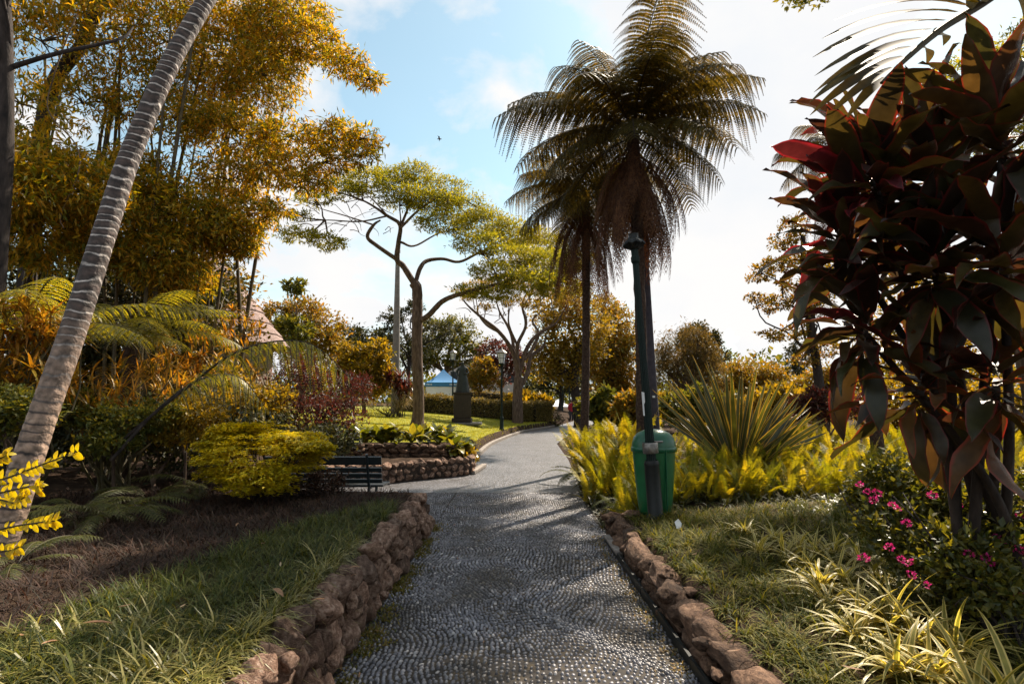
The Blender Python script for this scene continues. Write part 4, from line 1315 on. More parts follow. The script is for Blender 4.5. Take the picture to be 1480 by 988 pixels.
sd_ = 0
for px in range(822, 925, 20):      # left of the bin, down to the path edge
    for D, s in ((9.3, .85), (10.2, 1.05), (11.2, 1.25)):
        q = at(px + random.uniform(-8, 8) - (D - 9.3) * 5, 700, D)
        if q[0] > xr(D) + .05: sd_ += 1; sword_fern(q[0], D, s, sd_, dz=.0 + (D - 9.3) * .12, lab='tall yellow green sword fern between the path and the green bin')
for px in list(range(905, 1500, 26)):
    for D, s in ((7.7, .72), (8.4, .85)):
        q = at(px + random.uniform(-9, 9), 700, D + (px - 900) * .0012 - .1)
        sd_ += 1; sword_fern(q[0], q[1], s * random.uniform(.9, 1.1), sd_, dz=(D - 7.7) * .1)
for px in range(1120, 1500, 44):
    q = at(px, 680, 10.5); sd_ += 1; sword_fern(q[0], q[1], 1.0, sd_, 12, dz=.15)
for i in range(26):
    px = 950 + i * 24; D = random.uniform(11.5, 15); q = at(px, 640, D); sd_ += 1
    if q[0] > xr(D) + .5: sword_fern(q[0], D, 1.1, sd_, 16, dz=.05, lab='sword fern low behind the front fern bank near the flax plant')
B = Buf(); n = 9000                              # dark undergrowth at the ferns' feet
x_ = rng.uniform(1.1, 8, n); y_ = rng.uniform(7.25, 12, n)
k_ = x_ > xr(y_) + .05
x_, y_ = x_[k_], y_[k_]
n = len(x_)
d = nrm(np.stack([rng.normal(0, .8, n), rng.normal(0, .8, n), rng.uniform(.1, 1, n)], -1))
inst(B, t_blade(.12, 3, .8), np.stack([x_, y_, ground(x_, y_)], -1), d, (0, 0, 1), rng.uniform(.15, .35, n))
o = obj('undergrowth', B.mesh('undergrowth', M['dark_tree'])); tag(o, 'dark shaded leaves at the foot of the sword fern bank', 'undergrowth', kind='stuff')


# ------------------------------------------------------------------ foreground ground cover
def tuftfield(name, label, mat, pts, nb, ln, wd, bend, el=(35, 80), T=None, spread=.05, smooth=False, lean=None):
    B = Buf()
    n = len(pts)
    idx = np.repeat(np.arange(n), nb)
    m = len(idx)
    az = rng.uniform(0, 2 * PI, m)
    e = np.radians(rng.uniform(*el, m))
    d = np.stack([np.cos(az) * np.cos(e), np.sin(az) * np.cos(e), np.sin(e)], -1)
    if lean is not None: d = nrm(d + np.array(lean))
    pos = pts[idx] + np.stack([rng.normal(0, spread, m), rng.normal(0, spread, m), np.zeros(m)], -1)
    pos[:, 2] = ground(pos[:, 0], pos[:, 1]) - .01
    s = ln * rng.uniform(.55, 1.25, m) * np.repeat(rng.uniform(.75, 1.2, n), nb)
    vi = rng.integers(0, 3, m)
    for v in range(3):
        sel = vi == v
        inst(B, T or t_blade(wd, 4, bend * (.6 + .4 * v), .9), pos[sel], d[sel], (0, 0, 1), s[sel])
    o = obj(name, B.mesh(name, mat, smooth))
    tag(o, label, 'ground cover' if 'leaf' in name else 'grass', kind='stuff')
    return o


def bound(px, py, D=None):
    q = at(px, py, 10); d = q - [0, 0, H]; s = (.5 - H) / d[2]; return d[:2] * s


# left bed split: grass strip along the wall, brown cover behind
bl = [bound(-150, 960), bound(0, 925), bound(200, 845), bound(420, 758), bound(560, 722)]
bx = np.array([b[0] for b in bl]); by = np.array([b[1] for b in bl])
def leftregion(n, inner):
    y = rng.uniform(1.2, 7.35, n * 3); x = -1.22 - rng.random(n * 3) ** .9 * 4.2
    vis = (np.abs(x) < .98 * y + .5)
    yb = np.interp(x, bx, by, left=by[0] - .2)
    k = ((y < yb) if inner else (y >= yb - .15)) & vis
    x, y = x[k][:n], y[k][:n]
    return np.stack([x, y, np.zeros(len(x))], -1)


tuftfield('mondo_grass', 'dark green grassy ground cover spilling over the left stone wall', M['mondo'], leftregion(1700, True), 36, .15, .034, 1.6, (45, 85), spread=.03)
e_ = rng.random(520)
pts = np.stack([-1.24 + rng.normal(0, .05, 520), 1.8 + e_ * 5.5, np.zeros(520)], -1)
tuftfield('edge_grass', 'paler arching grass blades hanging over the left stone wall', M['edgeblade'], pts[pts[:, 1] < 4.8], 14, .2, .036, 1.9, (25, 75), spread=.05, lean=(.35, -.1, 0))
p2 = leftregion(500, True); p2 = p2[(p2[:, 1] < 3.0)]
tuftfield('pale_grass', 'light yellow green grass tufts at the bottom left corner', M['edgeblade'], p2, 34, .2, .045, 1.5, (25, 80), spread=.05)
tuftfield('withered_cover', 'reddish brown withered ground cover behind the green grass on the left', M['deadcover'], leftregion(2600, False), 20, .13, .05, 1.2, (5, 75), spread=.09)
# right bed
def rightregion(n, y0, y1, x0, x1):
    y = rng.uniform(y0, y1, n); x = rng.uniform(x0, x1, n)
    k = np.abs(x) < .97 * y + .3
    return np.stack([x[k], y[k], np.zeros(k.sum())], -1)


tuftfield('mondo_grass', 'dark low grassy ground cover behind the right stone wall', M['mondo_warm'], rightregion(1250, 1.4, 6.95, 1.36, 3.9), 50, .165, .045, 1.7, (25, 85), spread=.025)
tuftfield('dry_cover', 'bleached dry grass in the sun before the sword ferns', M['drygrass'], rightregion(420, 5.8, 7.2, 1.9, 5.2), 26, .09, .06, 1.3, (20, 80), spread=.06)
tuftfield('dark_cover', 'shaded ground cover under the flowering shrub on the right', M['lantana'], rightregion(900, 2.2, 7.2, 3.2, 7.5), 14, .13, .25, 1.0, (10, 70), spread=.06)
# moss and weeds at the foot of the left wall
n_ = 700
pts = np.stack([-1.01 + np.abs(rng.normal(0, .07, n_)), rng.uniform(2.5, 7.6, n_), np.zeros(n_)], -1)
B = Buf(); idx = np.repeat(np.arange(n_), 12); m = len(idx)
pos = pts[idx] + rng.normal(0, .025, (m, 3)); pos[:, 2] = .006
d = nrm(np.stack([rng.normal(0, .8, m), rng.normal(0, .8, m), rng.uniform(.2, 1, m)], -1))
kp = np.sin(pos[:, 1] * 5.1) + np.sin(pos[:, 1] * 11.3 + 1) + rng.normal(0, .6, m) > -.3
pos, d = pos[kp], d[kp]; m = len(pos)
inst(B, t_leaf(.35), pos, d, (0, 0, 1), rng.uniform(.012, .045, m))
o = obj('weeds', B.mesh('weeds', M['weeds'])); tag(o, 'small yellow green weeds and moss growing at the foot of the left wall', 'weeds', kind='stuff')
n_ = 160
pts = np.stack([1.04 - np.abs(rng.normal(0, .05, n_)), rng.uniform(2.5, 7.0, n_), np.zeros(n_)], -1)
B = Buf(); idx = np.repeat(np.arange(n_), 9); m = len(idx)
pos = pts[idx] + rng.normal(0, .03, (m, 3)); pos[:, 2] = .006
d = nrm(np.stack([rng.normal(0, .8, m), rng.normal(0, .8, m), rng.uniform(.1, .6, m)], -1))
inst(B, t_leaf(.4), pos, d, (0, 0, 1), rng.uniform(.015, .04, m))
o = obj('leaf_litter', B.mesh('leaf_litter', M['drygrass'])); tag(o, 'tiny dry leaf litter along the edging strip', 'leaf litter', kind='stuff')
n_ = 1500
B = Buf(); m = n_
cx_, cy_ = rng.normal(0, 1, 28) * .5, rng.uniform(3.2, 11, 28)
idx = rng.integers(0, 28, m)
pos = np.stack([cx_[idx] + rng.normal(0, .22, m), cy_[idx] + rng.normal(0, .3, m), np.full(m, .02)], -1)
pos = pos[(pos[:, 0] > -1) & (pos[:, 0] < 1.05)]
m = len(pos)
d = nrm(np.stack([rng.normal(0, 1, m), rng.normal(0, 1, m), rng.uniform(-.1, .25, m)], -1))
inst(B, t_leaf(.4), pos, d, (0, 0, 1), rng.uniform(.008, .022, m))
o = obj('path_litter', B.mesh('path_litter', M['drygrass'])); tag(o, 'specks of yellow leaf litter scattered over the pebble path', 'leaf litter', kind='stuff')

# spider plants
SPM = []
for v, bd in enumerate((.7, 1.2, 1.8, 2.3)):
    SPM.append(Buf().add(*t_blade(.05, 8, bd, 1.1, fold=.35, prof=lambda q: (.6 + .4 * min(1, 3 * q)) * (1 - q ** 2.4))).mesh('leaf', M['spider'], True))
SPG = 'variegated spider plants along the right bed'
spots = [(1100, 790, .62, 'small'), (1135, 800, .62, 'small'), (1165, 812, .62, 'small'), (1205, 800, .62, 'small'), (1185, 838, .68, 'm'), (1225, 835, .68, 'm'), (1245, 868, .62, 'm'), (1290, 892, .85, 'b'), (1235, 900, .7, 'm'), (1330, 915, .9, 'b'), (1300, 950, .85, 'b'), (1380, 930, .85, 'b'), (1420, 1000, 1.0, 'b'), (1470, 1010, 1.0, 'b'), (1270, 840, .5, 'm')]
spots += [(1075, 765, .6, 'x'), (1120, 775, .6, 'x'), (1150, 790, .65, 'x'), (1180, 800, .65, 'x'), (1210, 825, .65, 'x'), (1240, 810, .6, 'x'), (1200, 860, .65, 'x'), (1260, 880, .7, 'x'), (1350, 960, .8, 'x')]
SPL = ['small pale spider plant, leftmost of the row below the ferns', 'small spider plant second from the left in the row below the ferns', 'small spider plant in the middle of the row below the ferns',
       'small spider plant at the right end of the row, close to the flowering shrub', 'medium spider plant just in front of the small row', 'medium spider plant touching the left side of the flowering shrub',
       'medium spider plant left of the lowest pink flowers', 'large spider plant below the lowest pink flower clusters', 'medium spider plant, leftmost of the larger tufts in the right bed',
       'large spider plant under the right part of the flowering shrub', 'large spider plant at the bottom of the view, left of the corner tufts', 'large cream edged spider plant right of the flower clusters near the bottom edge',
       'very large spider plant cut by the bottom edge near the right corner', 'very large spider plant in the bottom right corner', 'medium spider plant half covered by the lower left leaves of the flowering shrub'] + ['pale striped spider plant filling the drift between the ground cover and the flowering shrub'] * 9
for i, (px, py, s, kd) in enumerate(spots):
    q = at(px, py, 10); d = q - [0, 0, H]; k = (.36 - H) / d[2]
    x, y = d[0] * k, d[1] * k
    r = random.Random(i)
    t = thing('spider_plant', SPL[i], 'plant', (x, y, gz(x, y)), SPG)
    for j in range(30):
        az = j * 2.4 + r.random()
        el = math.radians(r.uniform(25, 80))
        place_leaf(t, SPM[r.randrange(4) if el > .8 else r.randrange(2)], np.array(t.location) + [r.uniform(-.03, .03), r.uniform(-.03, .03), 0], (math.cos(az) * math.cos(el), math.sin(az) * math.cos(el), math.sin(el)), (0, 0, 1), .46 * s * r.uniform(.7, 1.2), .72 * s * r.uniform(.8, 1.2))

# flowering shrub with pink blossom
ls = np.array([2.75, 3.35, 0]); ls[2] = gz(ls[0], ls[1])
t = thing('flowering_shrub', 'leafy green shrub dotted with magenta flower clusters at the lower right', 'shrub', tuple(ls))
B = Buf()
cl = pxclumps([(1290, 700, 45, 4.2), (1340, 730, 55, 4.0), (1290, 760, 45, 3.9), (1400, 740, 55, 3.8), (1450, 780, 60, 3.5), (1370, 800, 50, 3.5), (1320, 800, 40, 3.7), (1440, 850, 50, 3.3), (1400, 850, 40, 3.3), (1480, 720, 50, 3.7), (1255, 720, 28, 4.3)])
crown(B, cl, 15000, .05, t_leaf(.55, .08), 22, .22, .0, upb=.25)
wpart('foliage', B, M['lantana'], t)
B = Buf()
for c, _ in cl:
    for j in range(5): branch(B, ls + rng.normal(0, .12, 3) * [1, 1, 0], c + rng.normal(0, .12, 3), .009, .004)
wpart('stems', B, M['barkdark'], t)
FLM = []
for v in range(3):
    B = Buf(); pos = rand_ell(34, .6) * [.5, .5, .35]
    inst(B, t_leaf(.75, .1), pos, nrm(pos + [0, 0, .2]), rng.normal(0, 1, (34, 3)), rng.uniform(.28, .5, 34)); FLM.append(B.mesh('flower_cluster', M['pink']))
for px, py in [(1243, 700), (1253, 710), (1268, 712), (1262, 722), (1290, 730), (1298, 735), (1310, 755), (1303, 807), (1312, 812), (1318, 830), (1340, 845), (1400, 800), (1425, 805), (1432, 812), (1440, 775), (1450, 782), (1462, 790), (1475, 795), (1470, 860), (1475, 745), (1385, 730), (1455, 705), (1420, 690), (1348, 715), (1285, 790), (1248, 806)]:
    c = at(px, py, 3.0 + (900 - py) * .003); s = random.uniform(.035, .06)
    obj('flower_cluster', FLM[random.randrange(3)], t, tuple(c - ls), (random.uniform(-.6, .6), random.uniform(-.6, .6), random.random() * 6), s * .72)

# ------------------------------------------------------------------ golden bush and neighbours on the left
gb = at(378, 700, 6.6); gb[2] = gz(gb[0], gb[1])
t = thing('golden_shrub', 'rounded golden yellow shrub beside the end of the dark bench', 'shrub', tuple(gb))
B = Buf()
gcl = pxclumps([(378, 662, 52, 6.7, .7), (338, 668, 28, 6.5, .8), (415, 658, 34, 6.6, .7), (380, 635, 38, 6.9, .6), (335, 642, 24, 6.8, .6), (425, 638, 24, 6.8, .5), (375, 690, 34, 6.4, .6), (440, 644, 12, 6.5, .4), (352, 622, 20, 6.9, .5)])
for c, r_ in gcl:                               # flat leafy sprays, one above the other
    for j in range(80):
        q = c + rand_ell(1, .5)[0] * r_ * 1.05; az = math.atan2(q[1] - gb[1], q[0] - gb[0]) + rng.normal(0, .7)
        k_ = 44; s_ = rng.random(k_) * .26; sd2 = rng.normal(0, .03, k_)
        pos = q + np.stack([math.cos(az) * s_ - math.sin(az) * sd2, math.sin(az) * s_ + math.cos(az) * sd2, .10 * s_ - .5 * s_ ** 2 + rng.normal(0, .012, k_)], -1)
        dd = np.stack([math.cos(az) - math.sin(az) * np.sign(sd2) * 1.1, math.sin(az) + math.cos(az) * np.sign(sd2) * 1.1, rng.uniform(-.5, .2, k_)], -1)
        inst(B, t_leaf(.55, .1), pos, dd, (0, 0, 1), rng.uniform(.03, .06, k_))
wpart('foliage', B, M['golden'], t)
B = Buf()
for c, r_ in gcl:
    for j in range(6): branch(B, gb + rng.normal(0, .06, 3), c + rand_ell(1)[0] * r_ * .8, .01, .003)
wpart('stems', B, M['barkdark'], t)

GLM = [Buf().add(*t_blade(.5, 5, b_, fold=.3, prof=lambda q: math.sin(PI * min(1, q * .95 + .03)) ** .7)).mesh('leaf', M['golden'], True) for b_ in (.3, .8)]
t = thing('golden_shrub', 'bright yellow leafy sprigs poking in at the left edge in front of the palm trunk', 'shrub', (-2.9, 2.9, .5))
for pts in ([(-60, 700), (0, 693), (50, 675), (112, 652)], [(-60, 730), (0, 712), (50, 702), (56, 708)], [(-70, 690), (-20, 670), (5, 660), (10, 655)], [(-60, 790), (0, 765), (55, 755), (80, 752)], [(-70, 830), (-10, 800), (15, 795), (28, 790)], [(-60, 740), (-10, 722), (20, 726), (36, 718)]):
    P = crom([at(px, py, 2.9) for px, py in pts], 30)
    B = Buf(); tube(B, P, [.006, .003], 5, False); wpart('sprig', B, M['stem'], t)
    for j in range(5, 30):
        for sg in (-1, 1):
            if random.random() < .75 and (j > 8):
                d = nrm(P[min(29, j + 1)] - P[j - 1]) * .5 + np.array([0, 0, sg * .7]) + rng.normal(0, .3, 3)
                place_leaf(t, GLM[j % 2], P[j], d, (0, -1, .4), .04 * random.uniform(.8, 1.3))

# croton / ginger shrubs with long orange leaves
def bladebush(name, label, cat, base, clumps, n, ln, wd, mat, bend=.6, group=None, smooth=False):
    base = np.array(base, float)
    t = thing(name, label, cat, tuple(base), group)
    B = Buf(); S = Buf()
    wts = np.array([r[0] * r[2] for c, r in clumps]); wts /= wts.sum()
    for (c, r), w_ in zip(clumps, wts):
        k = max(3, int(n * w_ / 14))
        hub = c + rand_ell(k, .2) * r
        idx = np.repeat(np.arange(k), 14); m = len(idx)
        d = nrm(rng.normal(0, 1, (m, 3)) + [0, 0, .7])
        vi = rng.integers(0, 2, m)
        for v in range(2):
            s_ = vi == v
            inst(B, t_blade(wd, 4, bend * (.6 + v), fold=.2, prof=lambda q: (.4 + .6 * min(1, 3 * q)) * (1 - q ** 2.2)), hub[idx][s_], d[s_], (0, 0, 1), ln * rng.uniform(.6, 1.25, s_.sum()))
        for h_ in hub[:6]: branch(S, base + rng.normal(0, .1, 3) * [1, 1, 0], h_, .02, .006)
    wpart('foliage', B, M[mat], t, smooth)
    wpart('stems', S, M['stem'], t)
    return t


bladebush('croton_shrub', 'bright orange strappy leaved shrub left of the leaning palm trunk', 'shrub', gbase(30, 6.2), pxclumps([(20, 470, 50, 6.2, .7), (70, 480, 40, 6.4, .7), (10, 530, 50, 6.1, .6), (60, 535, 45, 6.3), (100, 480, 20, 6.6)]), 1300, .26, .13, 'croton')
bladebush('croton_shrub', 'orange and green strappy shrub just right of the leaning palm trunk', 'shrub', gbase(170, 7.2), pxclumps([(150, 560, 50, 7.4, .7), (200, 580, 50, 7.4, .6), (140, 610, 40, 7.0, .6), (230, 545, 40, 8), (110, 590, 30, 6.8)]), 900, .3, .08, 'croton')
bladebush('croton_shrub', 'glowing yellow orange shrub below the thatched roof', 'shrub', gbase(300, 10.8), pxclumps([(250, 520, 50, 11), (310, 500, 45, 11.2), (350, 470, 30, 12), (280, 570, 50, 10.5), (340, 560, 45, 10.5), (240, 590, 40, 10)]), 2200, .2, .22, 'croton')
tree('leafy_shrub', 'yellow leaved shrub glowing between the fern stalks on the left', 'shrub', gbase(320, 9.5), pxclumps([(300, 600, 40, 9.4), (350, 590, 40, 9.5), (260, 610, 35, 9.3), (390, 575, 30, 10), (330, 550, 30, 10)]), 5000, .09, 'yellow_tree', tr=.04)
tree('dark_shrub', 'dark burgundy leaved shrub behind the golden bush', 'shrub', gbase(440, 10.8, 660), pxclumps([(430, 560, 45, 11), (480, 570, 40, 11.3), (400, 600, 40, 10.8), (460, 610, 45, 10.6), (500, 600, 30, 11), (520, 560, 22, 12), (440, 530, 30, 11.5)]), 9000, .09, 'burgundy', tr=.05, T=t_leaf(.3, .05))
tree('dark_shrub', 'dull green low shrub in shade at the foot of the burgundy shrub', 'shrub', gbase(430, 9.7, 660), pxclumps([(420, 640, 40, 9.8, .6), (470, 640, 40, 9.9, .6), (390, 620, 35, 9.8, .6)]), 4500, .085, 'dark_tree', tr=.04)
tree('dark_shrub', 'low brown leaved shrub between golden bush and bench', 'shrub', gbase(470, 6.9, 700), pxclumps([(470, 700, 28, 7.0, .6), (440, 708, 26, 6.9, .6), (395, 715, 26, 6.6, .5)]), 3500, .045, 'deadcover', tr=.02)
tree('leafy_shrub', 'small leaved green shrub in half shade right of the leaning palm trunk', 'shrub', gbase(170, 6.9), pxclumps([(130, 600, 34, 6.9, .6), (180, 610, 38, 6.8, .6), (225, 600, 32, 7.0, .6), (160, 640, 34, 6.6, .5), (110, 575, 26, 7, .6)]), 6500, .06, 'green_tree', tr=.02)
tree('leafy_shrub', 'green and gold shrub under the long arching frond', 'shrub', gbase(270, 7.3), pxclumps([(255, 625, 32, 7.2, .6), (290, 600, 30, 7.3, .6), (265, 585, 28, 7.5, .6)]), 4000, .06, 'yellow_tree', tr=.02)
tree('leafy_shrub', 'low dark green shrub at the left edge under the orange strappy leaves', 'shrub', gbase(20, 5.6), pxclumps([(10, 580, 36, 5.7, .6), (50, 590, 32, 5.6, .6), (-20, 610, 36, 5.6, .6)]), 4500, .055, 'green_tree', tr=.02)
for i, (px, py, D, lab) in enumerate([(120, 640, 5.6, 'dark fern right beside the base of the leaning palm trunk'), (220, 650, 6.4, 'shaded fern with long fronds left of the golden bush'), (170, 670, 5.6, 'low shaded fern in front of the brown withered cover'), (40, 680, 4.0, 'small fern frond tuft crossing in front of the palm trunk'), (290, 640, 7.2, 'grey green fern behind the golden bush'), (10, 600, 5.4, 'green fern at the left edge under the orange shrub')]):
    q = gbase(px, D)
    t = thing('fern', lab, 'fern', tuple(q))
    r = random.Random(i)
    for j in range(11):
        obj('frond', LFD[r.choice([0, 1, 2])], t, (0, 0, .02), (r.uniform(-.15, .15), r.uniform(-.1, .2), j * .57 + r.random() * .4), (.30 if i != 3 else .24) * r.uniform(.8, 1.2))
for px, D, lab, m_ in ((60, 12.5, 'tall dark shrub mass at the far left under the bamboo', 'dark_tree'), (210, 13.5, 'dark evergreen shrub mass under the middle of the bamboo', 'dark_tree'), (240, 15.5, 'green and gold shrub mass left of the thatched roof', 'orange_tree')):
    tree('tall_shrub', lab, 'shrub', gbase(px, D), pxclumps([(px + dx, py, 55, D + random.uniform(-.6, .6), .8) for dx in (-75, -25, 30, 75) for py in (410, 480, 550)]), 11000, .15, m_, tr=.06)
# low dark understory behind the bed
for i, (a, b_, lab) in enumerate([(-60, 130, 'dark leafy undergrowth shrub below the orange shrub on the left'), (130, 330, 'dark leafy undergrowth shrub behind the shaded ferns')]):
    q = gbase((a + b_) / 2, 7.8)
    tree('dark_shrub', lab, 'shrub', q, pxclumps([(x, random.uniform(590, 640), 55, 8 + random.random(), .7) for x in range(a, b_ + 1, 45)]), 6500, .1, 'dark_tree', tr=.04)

# ------------------------------------------------------------------ broad-leaved bed above the middle wall
ARM = [Buf().add(*t_blade(.5, 6, b_, fold=.25, prof=lambda q: (math.sin(PI * (q ** .7)) ** .8 if q < 1 else 0) + .05)).mesh('leaf', M['arum'], True) for b_ in (.3, .9, 1.4)]
for i in range(30):
    px = 508 + i * 6.1 + random.uniform(-4, 4)
    D = random.uniform(13.5, 14.6) if i < 24 else random.uniform(13.0, 14.4)
    q = at(px, 640, D)
    if q[0] > xl(D) - .15: q[0] = xl(D) - .2
    q[2] = gz(q[0], q[1])
    t = thing('broad_leaved_plant', 'broad leaved green plant in the bed above the upper stone wall', 'plant', tuple(q), 'broad leaved plants above the middle stone wall')
    for j in range(12):
        az = j * 2.4 + random.random(); el = math.radians(random.uniform(25, 80))
        d = np.array([math.cos(az) * math.cos(el), math.sin(az) * math.cos(el), math.sin(el)])
        place_leaf(t, ARM[random.randrange(3)], q + d * .12 * random.random() + [0, 0, random.uniform(0, .22)], d, (0, 0, 1), random.uniform(.22, .4))
# leafy plants trailing at the right end of that wall
t0 = at(690, 655, 14.0)
tree('leafy_shrub', 'small yellow green plants spilling down the right end of the middle stone wall', 'shrub', (-1.15, 13.9, .2), [((-1.05, 13.4, .38), (.18, .35, .12)), ((-1.1, 14.2, .3), (.18, .4, .14)), ((-1.0, 14.8, .12), (.12, .3, .08))], 1300, .1, 'yellow_tree', tr=.01)

# pale ornamental grass by the lawn
bladebush('grass_clump', 'pale pinkish dry grass clump at the upper left edge of the lawn', 'grass', gbase(560, 25), [(at(545, 588, 24) + [0, 0, 0], (.5, .4, .15)), (at(575, 584, 25), (.5, .4, .2)), (at(595, 580, 26), (.4, .4, .15))], 700, .4, .04, 'drygrass')
bladebush('dark_shrub', 'dark purple spiky leaved shrub between pole and lawn tree', 'shrub', gbase(577, 25.5), pxclumps([(575, 555, 18, 25.5), (570, 545, 12, 25.5), (588, 560, 12, 25.3)]), 420, .55, .14, 'burgundy')


# ------------------------------------------------------------------ bench
bn = thing('park_bench', 'dark painted slatted bench seen from behind on the side path', 'bench', (-2.62, 8.3, 0))
def bslat(y, z, tilt, h_, w_=1.62, name='slat'):
    B = Buf(); box(B, (0, 0, 0), (w_, .028, h_), bev=.005)
    obj(name, B.mesh(name, M['benchpaint']), bn, (0, y, z), (tilt, 0, 0))
for k, z in enumerate((.52, .60, .68)): bslat(-.20 - k * .025, z - .02, .3, .06)
bslat(-.285, .785, .3, .12); 
for k in range(5): bslat(-.12 + k * .09, .425 - .004 * k, PI / 2, .07)
bslat(.30, .40, .5, .06)
for s in (-.62, .62):
    B = Buf()
    tube(B, crom([(s, -.36, .88), (s, -.25, .6), (s, -.17, .42), (s, .1, .385), (s, .32, .37)], 16), .02, 6)
    tube(B, crom([(s, -.17, .42), (s, -.2, .2), (s, -.3, .0)], 8), .022, 6)
    tube(B, crom([(s, .28, .38), (s, .25, .2), (s, .32, .0)], 8), .022, 6)
    obj('leg_frame', B.mesh('leg_frame', M['benchpaint'], True), bn)


# ------------------------------------------------------------------ lamps
def make_lamp(loc, label, h=2.85, s=1.0, group='park lamps with white lanterns', lean=0.0, pr=.045):
    t = thing('street_lamp', label, 'street lamp', tuple(loc), group)
    t.rotation_euler = (0, lean, 0)
    B = Buf(); lathe(B, [(.0, 0), (.12, 0), (.12, .05), (.09, .09), (.085, .5), (.095, .53), (.07, .58), (.06, .62)], 16); obj('base', B.mesh('base', M['darkgreen'], True), t)
    B = Buf(); k = 16
    pr_ = [(pr * 1.25, .6), (pr * 1.15, 1.2), (pr, h * .7), (pr * .9, h - .12), (pr * 1.5, h - .1), (pr * 1.5, h - .07), (pr * .9, h - .05), (pr * 1.2, h)]
    lathe(B, pr_, k)
    V = B.v[0].reshape(len(pr_), k, 3); V[:, ::2, :2] *= .9; B.v[0] = V.reshape(-1, 3)
    obj('pole', B.mesh('pole', M['darkgreen']), t)
    B = Buf(); lathe(B, [(.04, h), (.16 * s, h + .05), (.17 * s, h + .08), (.08, h + .11)], 8); obj('lantern_seat', B.mesh('lantern_seat', M['darkgreen']), t)
    hb, ht, rb, rt = h + .1, h + .55, .12 * s, .2 * s
    B = Buf()
    for i in range(6):
        a = i * PI / 3
        tube(B, [(rb * math.cos(a), rb * math.sin(a), hb), (rt * math.cos(a), rt * math.sin(a), ht)], .009, 4)
    for r_, z in ((rb, hb), (rt, ht), ((rb + rt) / 2, (hb + ht) / 2)):
        tube(B, [(r_ * math.cos(i * PI / 3), r_ * math.sin(i * PI / 3), z) for i in range(7)], .009, 4)
    f = obj('lantern_frame', B.mesh('lantern_frame', M['darkgreen']), t)
    for i in range(6):
        a, b_ = i * PI / 3, (i + 1) * PI / 3
        V = [[rb * math.cos(a), rb * math.sin(a), hb], [rb * math.cos(b_), rb * math.sin(b_), hb], [rt * math.cos(b_), rt * math.sin(b_), ht], [rt * math.cos(a), rt * math.sin(a), ht]]
        V = np.array(V) * [.96, .96, 1]
        obj('pane', Buf().add(V, [(0, 1, 2, 3)]).mesh('pane', M['glass']), f)
    B = Buf(); lathe(B, [(.24 * s, ht), (.245 * s, ht + .02), (.13 * s, ht + .12), (.06, ht + .16), (.05, ht + .2), (.02, ht + .22), (.03, ht + .25), (.001, ht + .29)], 6); obj('lantern_roof', B.mesh('lantern_roof', M['steel']), t)
    return t


def lampat(px, py, D, lab, **k):
    q = at(px, py, D); q[2] = gz(q[0], q[1]); return make_lamp(q, lab, **k)


lampat(725, 628, 25.3, 'dark lamp post with white lantern at the lawn edge right of the statue')
lampat(813, 600, 60, 'small distant lamp, leftmost of the three beyond the hedge end')
lampat(823, 596, 52, 'distant lamp, middle one of the three beyond the hedge end')
lampat(849, 596, 38, 'distant lamp showing just right of the slim tree fern trunk')
lampat(654, 600, 36, 'thin double lantern lamp standing behind the hedge next to the blue tent', h=3.1)
nl_ = np.array([1.665, 6.75, .24])
NL = thing('street_lamp', 'tall dark green fluted lamp post rising in front of the green litter bin', 'street lamp', tuple(nl_), 'park lamps with white lanterns')
NL.rotation_euler = (0, math.radians(-3.2), 0)
Hn = 3.22
B = Buf(); lathe(B, [(.0, 0), (.105, 0), (.105, .04), (.088, .06), (.085, .62), (.09, .64), (.075, .68)], 20); obj('base', B.mesh('base', M['sleeve'], True), NL)
B = Buf(); lathe(B, [(.086, .76), (.09, .765), (.09, .88), (.086, .885)], 20); obj('metal_band', B.mesh('metal_band', M['steel'], True), NL)
B = Buf(); k = 28
pr_ = [(.056, .66), (.049, 1.1), (.042, 2.0), (.037, Hn - .2), (.052, Hn - .17), (.052, Hn - .12), (.042, Hn - .1), (.045, Hn)]
lathe(B, pr_, k); V = B.v[0].reshape(len(pr_), k, 3); V[:, ::2, :2] *= .86; B.v[0] = V.reshape(-1, 3)
obj('pole', B.mesh('pole', M['darkgreen']), NL)
B = Buf(); k = 16
pr_ = [(.06, Hn - .02), (.10, Hn), (.14, Hn + .03), (.13, Hn + .06), (.08, Hn + .1), (.06, Hn + .14), (.06, Hn + .17), (.02, Hn + .18)]
lathe(B, pr_, k); V = B.v[0].reshape(len(pr_), k, 3); V[1:5, ::2, :2] *= .8; V[1:4, ::2, 2] += .03; B.v[0] = V.reshape(-1, 3)
obj('collar', B.mesh('collar', M['sleeve']), NL)
B = Buf(); V = [(-.03, -.076, 1.36), (.0, -.08, 1.36), (.0, -.08, 1.50), (-.03, -.076, 1.50)]
V = [(-.060, -.042, 1.2), (-.046, -.058, 1.2), (-.046, -.058, 1.33), (-.034, -.066, 1.36), (-.034, -.066, 1.47), (-.060, -.042, 1.48)]
obj('torn_sticker', Buf().add(np.array(V) * [1.03, 1.03, 1], [(0, 1, 2, 3, 4, 5)]).mesh('torn_sticker', M['white']), NL)

